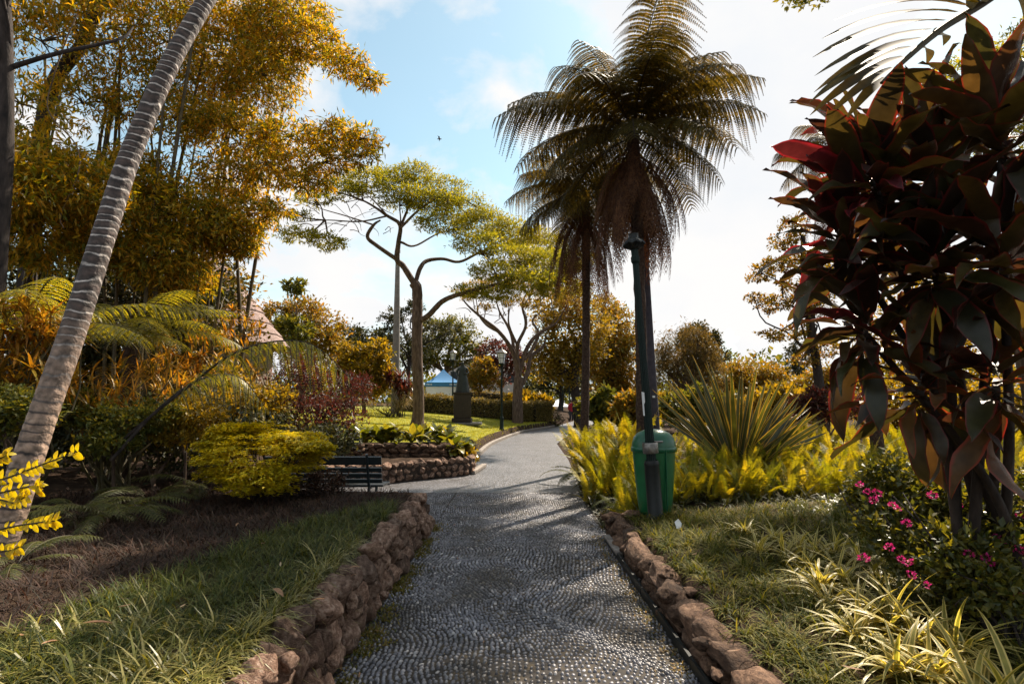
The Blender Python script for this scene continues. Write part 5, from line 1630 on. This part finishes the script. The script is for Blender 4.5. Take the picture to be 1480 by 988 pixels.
# litter bin
bnp = np.array([1.715, 6.98, .26])
t = thing('litter_bin', 'green plastic litter bin with domed lid fixed behind the lamp post', 'bin', tuple(bnp))
B = Buf(); lathe(B, [(.0, 0), (.165, .0), (.19, .03), (.21, .2), (.235, .5), (.252, .74)], 32, sx=1, sy=.72)
V = B.v[0]; a = np.arctan2(V[:, 1], V[:, 0]); V[:, :2] *= (1 + .02 * np.cos(6 * a))[:, None]
obj('body', B.mesh('body', M['bin'], True), t)
B = Buf(); lathe(B, [(.252, .735), (.272, .745), (.275, .785), (.262, .80)], 32, sx=1, sy=.72); obj('rim', B.mesh('rim', M['binlid'], True), t)
B = Buf(); lathe(B, [(.264, .795), (.262, .84), (.24, .91), (.19, .965), (.11, 1.0), (.0, 1.01)], 32, sx=1, sy=.72); obj('lid', B.mesh('lid', M['binlid'], True), t)
for sx_ in (-.11, .10):
    B = Buf(); box(B, (sx_, -.172, .42), (.012, .03, .72), bev=.004); obj('rib', B.mesh('rib', M['binlid']), t)
B = Buf(); tube(B, [(-.09, -.2, .87), (.06, -.2, .87)], .012, 6); obj('bracket', B.mesh('bracket', M['steel']), t)

# slender dark pole behind, concrete pole left
a = at(948, 620, 11.5); a[2] = gz(a[0], a[1]); b_ = at(930, 335, 11.5)
t = thing('slender_pole', 'slender dark purple pole right of the lamp post', 'pole', tuple(a)); B = Buf(); tube(B, crom([a, (a + b_) / 2, b_ + (b_ - a) * .1], 12), [.11, .085, .07], 12); wpart('shaft', B, M['poledark'], t, True)
B = Buf(); box(B, tuple(at(945, 573, 11.35)), (.05, .01, .04)); wpart('tag', B, M['white'], t)
a = at(571, 600, 28); a[2] = gz(a[0], a[1]) - .1; b_ = at(575, 365, 28)
t = thing('utility_pole', 'tapering grey concrete pole left of the lawn tree', 'pole', tuple(a)); B = Buf(); tube(B, crom([a, (a + b_) / 2, b_], 12), [.21, .17, .1], 12); wpart('shaft', B, M['concrete'], t, True)
B = Buf(); lathe(B, [(.0, 0), (.13, 0), (.13, .12), (.05, .16), (.0, .2)], 10, c=tuple(b_)); wpart('cap', B, M['concrete'], t)


# ------------------------------------------------------------------ figures
def figure(name, joints, edges, mats, parent=None, sub=2):
    """one continuous body grown by a skin modifier over a skeleton"""
    me = bpy.data.meshes.new(name)
    me.from_pydata([j[:3] for j in joints], edges, [])
    for m_ in mats: me.materials.append(m_)
    o = obj(name, me, parent)
    sk = o.modifiers.new('skin', 'SKIN')
    if not me.skin_vertices: me.attributes
    for i, j in enumerate(joints):
        sv = me.skin_vertices[0].data[i]; sv.radius = (j[3], j[4] if len(j) > 4 else j[3])
        sv.use_root = (i == 0)
    sk.use_smooth_shade = True
    ss = o.modifiers.new('sub', 'SUBSURF'); ss.levels = sub; ss.render_levels = sub
    return o


# statue on plinth
sb = at(668, 610, 27); sb[2] = gz(sb[0], sb[1])
pl = thing('plinth', 'square dark stone plinth carrying the statue on the lawn', 'plinth', tuple(sb - [0, 0, .05]))
B = Buf(); box(B, (.25, -.05, .06), (1.35, 1.05, .12), bev=.02); obj('footing', B.mesh('footing', M['plinth2']), pl)
B = Buf(); box(B, (0, 0, .22), (.9, .9, .2), bev=.02); obj('plinth_step', B.mesh('plinth_step', M['plinth']), pl)
B = Buf(); box(B, (0, 0, .88), (.8, .8, 1.12), bev=.02, rz=.12); obj('shaft', B.mesh('shaft', M['plinth']), pl)
B = Buf(); box(B, (0, 0, 1.48), (.86, .86, .09), bev=.02, rz=.12); obj('cap', B.mesh('cap', M['plinth']), pl)
st = thing('statue', 'dark bronze statue of a standing robed figure on the plinth', 'statue', (sb[0], sb[1], sb[2] + 1.47))
J = [(0, 0, .78, .16, .12), (0, 0, .98, .15, .11), (0, 0, 1.13, .18, .12), (0, 0, 1.24, .06), (0, -.01, 1.36, .09, .1), (0, -.01, 1.46, .07),
     (-.2, 0, 1.13, .06), (-.28, -.02, .9, .055), (-.22, -.18, .8, .04), (-.16, -.24, .82, .035),
     (.2, 0, 1.13, .06), (.26, -.03, .9, .055), (.16, -.17, .86, .04), (.08, -.2, .9, .035)]
E = [(0, 1), (1, 2), (2, 3), (3, 4), (4, 5), (2, 6), (6, 7), (7, 8), (8, 9), (2, 10), (10, 11), (11, 12), (12, 13)]
figure('body', J, E, [M['bronze']], st)
B = Buf(); lathe(B, [(.0, 0), (.34, 0), (.33, .04), (.30, .3), (.25, .6), (.2, .85), (.17, 1.0), (.19, 1.12), (.08, 1.2)], 28, sx=1, sy=.8)
V = B.v[0]; a = np.arctan2(V[:, 1], V[:, 0]); V[:, :2] *= (1 + .07 * np.sin(7 * a) * np.clip(1.1 - V[:, 2], 0, 1))[:, None]
obj('robe', B.mesh('robe', M['bronze'], True), st)

# person in red further up the path
ps = at(826, 604, 46)
pp = thing('person', 'distant person in a red top walking beyond the hedge on the path', 'person', (ps[0], ps[1], 0))
J = [(0, 0, .92, .14, .1), (0, 0, 1.12, .13, .09), (0, 0, 1.36, .17, .1), (0, 0, 1.48, .055), (0, 0, 1.56, .075, .09), (0, 0, 1.66, .075, .085),
     (-.19, 0, 1.38, .055), (-.23, .03, 1.13, .045), (-.22, -.08, .9, .035), (-.22, -.1, .8, .03),
     (.19, 0, 1.38, .055), (.23, -.03, 1.13, .045), (.22, .08, .9, .035), (.22, .1, .8, .03),
     (-.09, 0, .84, .09), (-.1, -.08, .48, .065), (-.1, .0, .1, .045), (-.1, -.12, .04, .035),
     (.09, 0, .84, .09), (.1, .08, .48, .065), (.1, .2, .1, .045), (.1, .1, .04, .035)]
E = [(0, 1), (1, 2), (2, 3), (3, 4), (4, 5), (2, 6), (6, 7), (7, 8), (8, 9), (2, 10), (10, 11), (11, 12), (12, 13), (0, 14), (14, 15), (15, 16), (16, 17), (0, 18), (18, 19), (19, 20), (20, 21)]
figure('body', J, E, [M['skin']], pp)
B = Buf(); lathe(B, [(.20, .8), (.19, 1.0), (.2, 1.25), (.215, 1.38), (.1, 1.47), (.07, 1.5)], 18, sy=.68); obj('red_top', B.mesh('red_top', M['red'], True), pp)
for s in (-1, 1):
    B = Buf(); tube(B, crom([(s * .17, 0, 1.4), (s * .235, s * -.03, 1.13), (s * .225, s * .07, .92)], 8), [.07, .06, .05], 8); obj('sleeve', B.mesh('sleeve', M['red'], True), pp)
    B = Buf(); tube(B, crom([(s * .09, 0, .9), (s * .1, s * .08, .48), (s * .1, .1 + s * .1, .08)], 8), [.115, .085, .065], 8); obj('trouser_leg', B.mesh('trouser_leg', M['trouser'], True), pp)
B = Buf(); lathe(B, [(.03, 1.5), (.1, 1.56), (.105, 1.66), (.07, 1.74), (.0, 1.76)], 14, c=(0, .03, 0)); obj('hair', B.mesh('hair', M['hair'], True), pp)

# gliding bird
bp = at(635, 201, 45)
t = thing('bird', 'tiny dark bird gliding in the blue sky between the trees', 'bird', tuple(bp))
B = Buf(); lathe(B, [(.0, -.2), (.03, -.16), (.055, 0), (.05, .1), (.03, .17), (.0, .22)], 10)
B.v[0] = B.v[0][:, [2, 0, 1]] * [1, 1, .8]; obj('body', B.mesh('body', M['bird'], True), t)
for s in (-1, 1):
    B = Buf(); B.add([[.06, 0, .02], [-.08, 0, .02], [-.06, s * .28, .09], [.05, s * .26, .10], [-.1, s * .55, .03]], [(0, 1, 2, 3) if s > 0 else (3, 2, 1, 0), (3, 2, 4) + (4,)] if False else [(0, 1, 2), (0, 2, 3), (3, 2, 4)]); obj('wing', B.mesh('wing', M['bird']), t)


# ------------------------------------------------------------------ tents, hut
def canopy(label, c, w_, hw, hp, colr, colw, group=None, rz=.25, marks=False):
    t = thing('canopy_tent', label, 'tent', (c[0], c[1], c[2]), group, rz)
    h_ = w_ / 2
    B = Buf(); n = 8
    V, Fc = [], []
    for i in range(n + 1):                    # sagging pyramid roof
        f = i / n; e = h_ * (1 - f); z = hw + (hp - hw) * (f ** 1.45)
        V += [(-e, -e, z), (0, -e, z), (e, -e, z), (e, 0, z), (e, e, z), (0, e, z), (-e, e, z), (-e, 0, z)]
    Fc = [(r * 8 + i, r * 8 + (i + 1) % 8, (r + 1) * 8 + (i + 1) % 8, (r + 1) * 8 + i) for r in range(n) for i in range(8)]
    obj('roof', B.add(V, Fc).mesh('roof', colr), t)
    for k in range(4):
        B = Buf(); box(B, (0, -h_, hw - .14), (w_, .02, .28)); v = obj('valance', B.mesh('valance', colr), t, (0, 0, 0), (0, 0, k * PI / 2))
        if marks:
            for x0, ww in ((-.9, .45), (.85, .85)):
                for q in range(int(ww / .1)):
                    B = Buf(); box(B, (x0 - ww / 2 + q * .1, -h_ - .013, hw - .15), (.065, .006, .075)); obj('lettering', B.mesh('lettering', M['white']), v)
    for k in range(4):
        B = Buf(); box(B, (0, -h_ + .04, (hw - .28) / 2), (w_ - .1, .015, hw - .32)); obj('side_wall', B.mesh('side_wall', colw), t, (0, 0, 0), (0, 0, k * PI / 2))
        B = Buf(); box(B, (h_ - .03, h_ - .03, hw / 2), (.04, .04, hw)); obj('leg', B.mesh('leg', M['steel']), t, (0, 0, 0), (0, 0, k * PI / 2))


q = at(640, 600, 40); q[2] = gz(q[0], q[1])
canopy('blue peaked canopy tent with white side walls behind the hedge', q, 2.5, at(640, 553, 40)[2] - q[2], at(640, 533, 40)[2] - q[2], M['tentblue'], M['tentwhite'], rz=.15, marks=True)
for px, D, lab in ((806, 75, 'small white market tent far off left of the distant lamps'), (907, 62, 'white peaked market tent just left of the lamp post'), (962, 60, 'white peaked market tent behind the flax plant')):
    q = at(px, 600, D); q[2] = 0
    canopy(lab, q, 3.4, at(px, 587, D)[2], at(px, 577, D)[2], M['tentwhite'], M['tentwhite'], rz=.3)
hc = at(292, 600, 20); hc[2] = gz(hc[0], hc[1])
ez = at(405, 499, 20)[2] - hc[2]; az_ = at(300, 352, 20)[2] - hc[2]
t = thing('thatched_hut', 'round hut with steep pinkish grey thatched cone roof behind the ferns', 'hut', tuple(hc))
B = Buf(); Rr = 2.75; prf = []
for i in range(9):                            # overlapping courses of thatch
    f = i / 9; z = ez + (az_ - ez) * f; prf += [(Rr * (1 - f) + .03, z - .01), (Rr * (1 - f - .108), z + (az_ - ez) / 9 - .05)]
prf.append((0.0, az_)); lathe(B, prf, 40)
V = B.v[0]; V[:, :2] *= (1 + .012 * np.sin(np.arctan2(V[:, 1], V[:, 0]) * 23 + V[:, 2] * 5))[:, None]
obj('roof', B.mesh('roof', M['thatch']), t)
B = Buf(); lathe(B, [(2.2, 0), (2.2, ez + .2)], 32); obj('wall', B.mesh('wall', M['hutwall']), t)
# pale building beyond the trees
q = at(700, 600, 70); t = thing('pale_building', 'pale cream building glimpsed far behind the hedge and trees', 'building', (q[0], q[1], 0))
B = Buf(); box(B, (0, 0, 3), (9, 8, 6)); obj('wall', B.mesh('wall', M['palewall']), t)
B = Buf(); box(B, (0, 0, 6.15), (9.5, 8.5, .3)); obj('roof', B.mesh('roof', M['concrete']), t)
for i in range(4):
    for z in (1.6, 4.4):
        B = Buf(); box(B, (-3.3 + i * 2.2, -4.01, z), (.9, .06, 1.3)); obj('window', B.mesh('window', M['winglass']), t)


# ------------------------------------------------------------------ hedges
def hedge(label, pts, w_, h_, n, D0):
    P = crom([(a, b_, gz(a, b_)) for a, b_ in pts], 24)
    t = thing('hedge', label, 'hedge', tuple(P[12]))
    seg = rng.random(n) * 23
    i0 = np.minimum(seg.astype(int), 22); f = (seg - i0)[:, None]
    c = P[i0] * (1 - f) + P[i0 + 1] * f
    T = nrm(P[i0 + 1] - P[i0]); S = np.stack([-T[:, 1], T[:, 0], np.zeros(n)], -1)
    face = rng.integers(0, 3, n)
    u = rng.uniform(-1, 1, n); v = rng.random(n)
    off = np.where(face[:, None] == 2, S * u[:, None] * w_ / 2 + np.array([0, 0, 1]) * h_, S * np.where(face == 0, -1, 1)[:, None] * w_ / 2 + v[:, None] * np.array([0, 0, h_]))
    bmp = 1 + .06 * np.sin(seg * 2.3)[:, None]
    pos = c + off * bmp + rng.normal(0, .05, (n, 3))
    B = Buf(); inst(B, LEAFT, pos, nrm(rng.normal(0, 1, (n, 3)) + [0, 0, .5]), rng.normal(0, 1, (n, 3)), rng.uniform(.05, .13, n))
    wpart('foliage', B, M['hedge'], t)
    B = Buf(); Sg = nrm(np.gradient(P, axis=0)); Sd = np.stack([-Sg[:, 1], Sg[:, 0], np.zeros(24)], -1) * (w_ / 2 - .08)
    V = np.stack([P - Sd - [0, 0, .1], P - Sd + [0, 0, h_ - .08], P + Sd + [0, 0, h_ - .08], P + Sd - [0, 0, .1]], 1).reshape(-1, 3)
    B.add(V, [(i * 4 + a, i * 4 + (a + 1) % 4, i * 4 + 4 + (a + 1) % 4, i * 4 + 4 + a) for i in range(23) for a in range(4)])
    B.add(V[:4], [(3, 2, 1, 0)]); B.add(V[-4:], [(0, 1, 2, 3)])
    wpart('inner_branches', B, M['hedgecore'], t)


hedge('clipped hedge along the back of the lawn from the blue tent to the path', [(-6.4, 32), (-3.4, 32), (-.6, 34), (.9, 35.5)], 1.0, .95, 22000, 33)
hedge('rounded hedge block where the clipped hedge meets the path', [(1.1, 35.6), (2.2, 36.4)], 1.3, 1.15, 6000, 33)
hedge('second clipped hedge running behind the first towards the path', [(-5, 43), (-1, 44), (2.8, 45)], 1.2, 1.3, 9000, 33)
for px, py, D, lab in ((800, 612, 37, 'small dark shrub at the very end of the hedge by the path'),):
    tree('dark_shrub', lab, 'shrub', gbase(px, D), pxclumps([(800, 605, 12, 37, .8), (808, 610, 8, 37, .8)]), 1200, .1, 'dark_tree', tr=.03)

# ------------------------------------------------------------------ background trees
def bt(name, label, px, D, lst, n, size, leafm, bark='bark', tr=.2, **k):
    return tree(name, label, 'tree', gbase(px, D), pxclumps([e if len(e) > 3 else (*e, D) for e in lst]), n, size, leafm, bark, tr, **k)


bt('round_tree', 'round orange green tree right of the thatched roof', 435, 30, [(400, 460, 26), (440, 455, 30), (465, 475, 30), (420, 490, 34), (460, 505, 34), (390, 485, 22), (480, 500, 20)], 11000, .2, 'orange_tree')
bt('slender_tree', 'thin stemmed tree with a drooping tuft rising above the round tree', 427, 27, [(420, 412, 9), (434, 413, 9), (427, 422, 8), (418, 470, 16), (434, 475, 18), (425, 495, 16)], 1800, .26, 'green_tree', tr=.06, T=t_leaf(.45, .1), fork=.8)
bt('dark_tree', 'dark evergreen behind the yellow shrub left of the pole', 510, 40, [(500, 490, 24), (530, 495, 26), (555, 500, 22), (510, 515, 30), (545, 520, 28)], 7000, .26, 'dark_tree')
bt('yellow_tree', 'bright yellow green rounded small tree left of the pole', 525, 26, [(510, 515, 22), (540, 510, 22), (525, 530, 30), (500, 540, 20), (552, 540, 22), (530, 555, 28)], 7500, .2, 'yellow_tree', tr=.1)
bt('sparse_tree', 'thin tall tree with airy bluish top behind the lawn tree', 585, 42, [(580, 455, 24, 42, .5), (600, 445, 14), (560, 465, 14), (620, 470, 18, 42, .5), (650, 480, 20), (570, 485, 20), (605, 500, 24)], 5500, .2, 'dark_tree', 'barkdark', .18, spread=.14)
bt('leafy_tree', 'green tree with spreading limbs behind the blue tent', 640, 46, [(625, 480, 26), (660, 475, 24), (650, 505, 30), (620, 515, 26), (685, 495, 20), (690, 520, 18), (600, 520, 26)], 9500, .24, 'green_tree', 'barkgold', .3)
bt('leafy_tree', 'orange leaved small tree between statue and lamp', 692, 38, [(690, 545, 18), (700, 530, 16), (680, 560, 14), (712, 550, 14)], 3500, .2, 'orange_tree', tr=.1)
bt('burgundy_tree', 'purple leaved bush like tree behind the lamp lantern', 722, 40, [(715, 510, 22), (740, 515, 22), (725, 535, 24), (752, 530, 18), (700, 520, 14)], 5500, .2, 'burgundy', tr=.1)
# bare-limbed spreading tree
bb = gbase(748, 33)
t = thing('spreading_tree', 'tree with many pale curving bare limbs under a flat yellow green canopy', 'tree', tuple(bb))
B = Buf()
tube(B, crom([bb, at(748, 570, 33), at(750, 545, 33)], 10), [.34, .28, .26], 10)
for pts, r_ in (([(750, 548, 33), (742, 510, 33), (722, 480, 32.5), (700, 462, 32), (680, 445, 31.5), (668, 432, 31)], [.16, .12, .08, .03]),
                ([(722, 480, 32.5), (702, 468, 33), (690, 448, 33.5), (700, 430, 34)], [.09, .06, .02]),
                ([(745, 520, 33), (738, 480, 33.5), (722, 450, 34), (715, 425, 34)], [.11, .08, .02]),
                ([(750, 540, 33), (748, 500, 32.6), (760, 470, 32.3), (755, 440, 32), (765, 415, 32)], [.14, .1, .07, .02]),
                ([(750, 545, 33), (757, 515, 33), (770, 490, 33), (790, 475, 33), (805, 465, 33), (820, 440, 33)], [.15, .12, .09, .03]),
                ([(758, 520, 33), (772, 500, 33), (778, 480, 33.4), (770, 462, 33.6), (790, 445, 34)], [.12, .1, .06, .02]),
                ([(752, 560, 33), (762, 540, 33.4), (768, 515, 33.8), (785, 500, 34), (790, 480, 34)], [.15, .13, .1, .03]),
                ([(748, 500, 32.6), (735, 465, 31.8), (740, 430, 31)], [.08, .05, .015])):
    tube(B, crom([at(*p) for p in pts], 24), r_, 7, False, jit=.04)
for i in range(40):
    a = at(random.uniform(670, 820), random.uniform(430, 470), 33 + random.uniform(-1, 1))
    branch(B, a, a + [rng.normal(0, .7), rng.normal(0, .7), abs(rng.normal(0, .9))], .03, .008, .1, 4, 6)
wpart('trunk', B, M['bark'], t, True)
Lf = Buf(); crown(Lf, pxclumps([(670, 425, 20, 31, .4), (695, 415, 24, 33, .4), (725, 410, 26, 33, .4), (755, 405, 28, 32, .4), (785, 420, 28, 33, .5), (815, 430, 26, 33, .5), (740, 435, 20, 31, .4), (700, 445, 14, 32, .4), (800, 460, 18, 34, .5), (770, 440, 20, 33, .4)]), 9000, .17, T_ac, 16, .16)
wpart('crown', Lf, M['yellow_tree'], t)
bt('big_tree', 'broad orange and green tree with dark curved trunk left of the slim tree fern', 838, 36, [(800, 455, 34), (830, 440, 36), (815, 485, 36), (795, 510, 30), (840, 500, 34), (780, 530, 24), (820, 535, 28), (855, 470, 30)], 13000, .22, 'yellow_tree', 'barkdark', .32)
bt('big_tree', 'broad orange leaved tree behind the gap between the tree fern trunks', 880, 40, [(870, 450, 30), (895, 470, 34), (880, 500, 36), (905, 510, 32), (860, 520, 30), (895, 540, 34), (870, 550, 28), (910, 555, 26)], 14000, .24, 'orange_tree', 'barkdark', .5)
bt('dark_tree', 'dark leafy tree at the end of the path', 810, 62, [(790, 535, 26), (825, 530, 28), (810, 555, 26), (850, 545, 26), (775, 560, 18), (840, 565, 20)], 7000, .32, 'dark_tree', 'barkdark', .3)
bt('weeping_tree', 'weeping tree with hanging pale strands right of the lamp post', 985, 33, [(970, 510, 26, 33, 1.2), (1000, 500, 26, 33, 1.2), (1020, 510, 22, 33, 1.3), (960, 535, 26, 33, 1.2), (990, 540, 30, 33, 1.1), (1030, 540, 22, 33, 1.2), (1010, 485, 14)], 13000, .26, 'weep', 'bark', .25, T=t_leaf(.16, .02), droop=1.3)
bt('dark_tree', 'dark narrow crowned tree behind the weeping tree', 1015, 40, [(1005, 488, 18, 40, 1.2), (1025, 495, 16, 40, 1.2), (985, 495, 12, 40, 1.2), (1015, 520, 26), (1040, 515, 14)], 6000, .25, 'dark_tree', 'barkdark', .2)
bt('leafy_tree', 'low yellow orange tree behind the flax leaves', 1090, 36, [(1060, 545, 26), (1090, 540, 28), (1120, 550, 26), (1075, 565, 26), (1110, 570, 28), (1145, 560, 20), (1050, 570, 22)], 8500, .22, 'orange_tree', tr=.16)
bt('dark_tree', 'small dark conical tree on the skyline left of the slim right hand tree', 1150, 48, [(1150, 520, 16, 48, 1.1), (1150, 500, 9, 48, 1.3), (1150, 545, 20)], 2500, .25, 'dark_tree', 'barkdark', .15)
bt('leafy_tree', 'golden brown tree at the foot of the slim right hand tree', 1190, 24, [(1170, 560, 26), (1210, 560, 30), (1240, 545, 28), (1190, 545, 22), (1250, 580, 28)], 6500, .17, 'orange_tree', tr=.12)
bt('leafy_tree', 'golden green tree seen through gaps in the dark red shrub', 1330, 22, [(1290, 480, 60), (1380, 470, 70), (1330, 400, 60), (1430, 520, 60), (1300, 560, 50), (1380, 590, 50), (1460, 600, 50)], 11000, .2, 'yellow_tree', tr=.2)
bt('burgundy_shrub', 'dark red leaved shrub low behind the flax plant', 1200, 13, [(1165, 590, 22, 13), (1200, 585, 24, 13), (1235, 590, 24, 13), (1180, 575, 16, 13)], 3500, .12, 'burgundy', tr=.04, T=t_leaf(.3))
# slim airy tree on the right
bt_b = at(1190, 600, 14); bt_b[2] = gz(bt_b[0], bt_b[1])
t = thing('slim_tree', 'slim airy tree with dark leaning trunk between sky and dark red shrub', 'tree', tuple(bt_b))
B = Buf(); tube(B, crom([bt_b, at(1184, 555, 14), at(1172, 470, 14), at(1163, 400, 14), at(1160, 340, 14)], 24), [.13, .11, .09, .05], 10)
rcl = pxclumps([(1100, 395, 22, 14, .5), (1130, 380, 24, 13.8, .5), (1090, 430, 16, 14.2, .4), (1120, 440, 24, 14, .5), (1150, 420, 24, 14), (1180, 440, 26, 14), (1115, 485, 20, 13.6, .4), (1150, 480, 20, 14, .5), (1165, 520, 18, 14, .5), (1190, 500, 22, 14), (1130, 350, 20, 14, .5), (1170, 370, 26, 14), (1200, 400, 26, 14.4), (1150, 330, 22, 14)])
Lf = Buf(); tips = crown(Lf, rcl, 9000, .085, LEAFT, 16, .16)
for (c, _), tp_ in zip(rcl, tips):
    a = at(1170, random.uniform(400, 520), 14); branch(B, a, c, .03, .012, .1, 5)
    for q in tp_[:7]: branch(B, c, q, .01, .004, .05, 4, 6)
wpart('trunk', B, M['barkdark'], t, True); wpart('crown', Lf, M['orange_tree'], t)
# feathery yellow tree top right
bt('feathery_tree', 'feathery yellow green tree above the dark red shrub at the right', 1500, 9.5, [(1340, 130, 30, 9, .5), (1380, 110, 40, 9, .5), (1430, 80, 45, 9, .5), (1470, 60, 40, 9, .5), (1420, 130, 50, 9, .5), (1370, 160, 45, 9, .5), (1480, 120, 50, 9.5), (1540, 90, 70, 9.5), (1450, 180, 60, 9.5), (1560, 180, 70, 9.5), (1240, 230, 24, 9.3, .6), (1225, 260, 20, 9.3, .6)], 13000, .085, 'acacia', 'bark', .16, T=t_leaf(.32))
# unseen tree added beyond the right; crown lobes placed to dapple path and beds
cc = []
for cx_, cy_, cz_, cr_ in ((4.2, 19.6, 19.0, .9), (5.7, 20.9, 19.4, 1.0), (3.9, 22.0, 19.8, .8), (6.3, 19.2, 18.8, .7), (9.3, 23.3, 20.2, .6), (11.9, 22.0, 19.4, 1.0), (13.6, 24.0, 20.0, 1.1)):
    cc.append(((cx_, cy_, cz_), (cr_, cr_, .4)))
tree('unseen_dapple_tree', 'unseen tall tree beyond the right edge, added for the dapples its high crown casts', 'tree', (19.5, 18.5, .2), cc, 1900, .26, 'green_tree', 'bark', .26, spread=.17, sub=16, fk=(19.2, 19.2, 21.5))
# far wood
B = Buf()
n = 26000
x_ = rng.uniform(-95, 110, n); y_ = rng.uniform(78, 105, n)
hh = 5.5 + 2.2 * np.sin(x_ * .21) + 1.6 * np.sin(x_ * .53 + 1) + np.sin(x_ * 1.3)
z_ = rng.random(n) ** .7 * hh
inst(B, LEAFT, np.stack([x_, y_, z_], -1), nrm(rng.normal(0, 1, (n, 3))), rng.normal(0, 1, (n, 3)), rng.uniform(.6, 1.3, n))
o = obj('far_wood', B.mesh('far_wood', M['green_tree'])); tag(o, 'far mass of mixed trees closing the view at the horizon', 'woodland', kind='stuff')
# low planting in the middle distance
for i, (px, D, w_, m_, lab) in enumerate([(760, 38, 34, 'yellow_tree', 'low yellow palm like shrub behind the hedge'), (880, 30, 40, 'green_tree', 'low green shrubs beyond the fern bank left of the post'), (930, 26, 40, 'orange_tree', 'low ochre shrubs beyond the fern bank behind the post'), (1010, 24, 50, 'green_tree', 'green shrubs behind the flax plant'), (1130, 20, 55, 'yellow_tree', 'yellow shrubs right behind the flax plant'), (1300, 16, 90, 'yellow_tree', 'yellow green shrubs under the dark red shrub'), (1430, 14, 80, 'yellow_tree', 'yellow green shrubs at the right edge behind the canes')]):
    bt('leafy_shrub', lab, px, D, [(px - w_ * .6, 588, w_ * .45), (px, 582, w_ * .5), (px + w_ * .6, 588, w_ * .45), (px, 605, w_ * .5)], 3500, .012 * D if D > 12 else .12, m_, tr=.05)

# ------------------------------------------------------------------ fallen leaves and oddments
FLF = [Buf().add(*t_blade(wd, 6, bd, fold=.5, prof=lambda q: math.sin(PI * min(1, q * .96 + .02)) ** .8)).mesh('fallen_leaf', M['litterleaf'], True) for wd, bd in ((.22, .3), (.16, -.4), (.3, .5))]
fl = [(395, 850, .14, 1), (268, 872, .10, 1), (345, 755, .13, 1), (378, 785, .12, 1), (405, 818, .10, 1), (505, 820, .12, 1), (515, 830, .07, 1), (470, 865, .10, 1), (505, 905, .1, 0), (523, 890, .06, 0), (540, 910, .09, 0), (490, 955, .14, 0), (520, 970, .08, 0), (560, 845, .07, 0), (555, 800, .07, 0), (620, 770, .05, 0), (1215, 960, .15, 2), (1000, 800, .06, 2), (845, 700, .07, 0), (700, 925, .04, 0), (770, 870, .035, 0), (640, 905, .04, 0), (690, 820, .03, 0), (60, 930, .12, 1), (120, 900, .16, 1), (190, 872, .12, 1), (30, 915, .13, 1), (885, 830, .06, 0), (870, 800, .07, 0), (1050, 940, .1, 2)]
for i in range(34):
    q = (random.choice([random.gauss(-.85, .12), random.gauss(.9, .1), random.uniform(-.9, .9)]), random.uniform(3.3, 9.5))
    fl.append((740 + q[0] / q[1] * F, 580 + 1.57 / q[1] * F * .985, random.uniform(.03, .075), 0))
for px, py, s, reg in fl:
    zz = {0: .03, 1: .58, 2: .36}[reg]
    q = at(px, py, 10); d = q - [0, 0, H]; k = (zz - H) / d[2]; q = np.array([d[0] * k, d[1] * k, zz])
    o = obj('fallen_leaf', FLF[random.randrange(3)], None, tuple(q), (random.uniform(-.15, .05), random.uniform(-.2, .2), random.random() * 6.28), s * .72)
    tag(o, {0: 'dry curled brown leaf lying on the pebble path', 1: 'dry pale brown leaf fallen on the left grass bed', 2: 'dry brown leaf fallen on the right hand bed'}[reg], 'leaf', 'fallen dry leaves')
q = at(978, 765, 10); d = q - [0, 0, H]; k = (.32 - H) / d[2]
B = Buf(); B.add([[0, 0, 0], [.05, .01, .01], [.06, .03, .05], [.03, .04, .09], [-.01, .03, .06]], [(0, 1, 2), (0, 2, 4), (4, 2, 3)])
o = obj('paper_scrap', B.mesh('paper_scrap', M['white']), None, (d[0] * k, d[1] * k, .33)); tag(o, 'small crumpled white scrap on the dark cover near the lamp post', 'litter')
print('tris', sum(len(o.data.polygons) for o in SC.objects if o.type == 'MESH' and o.data.users == 1))
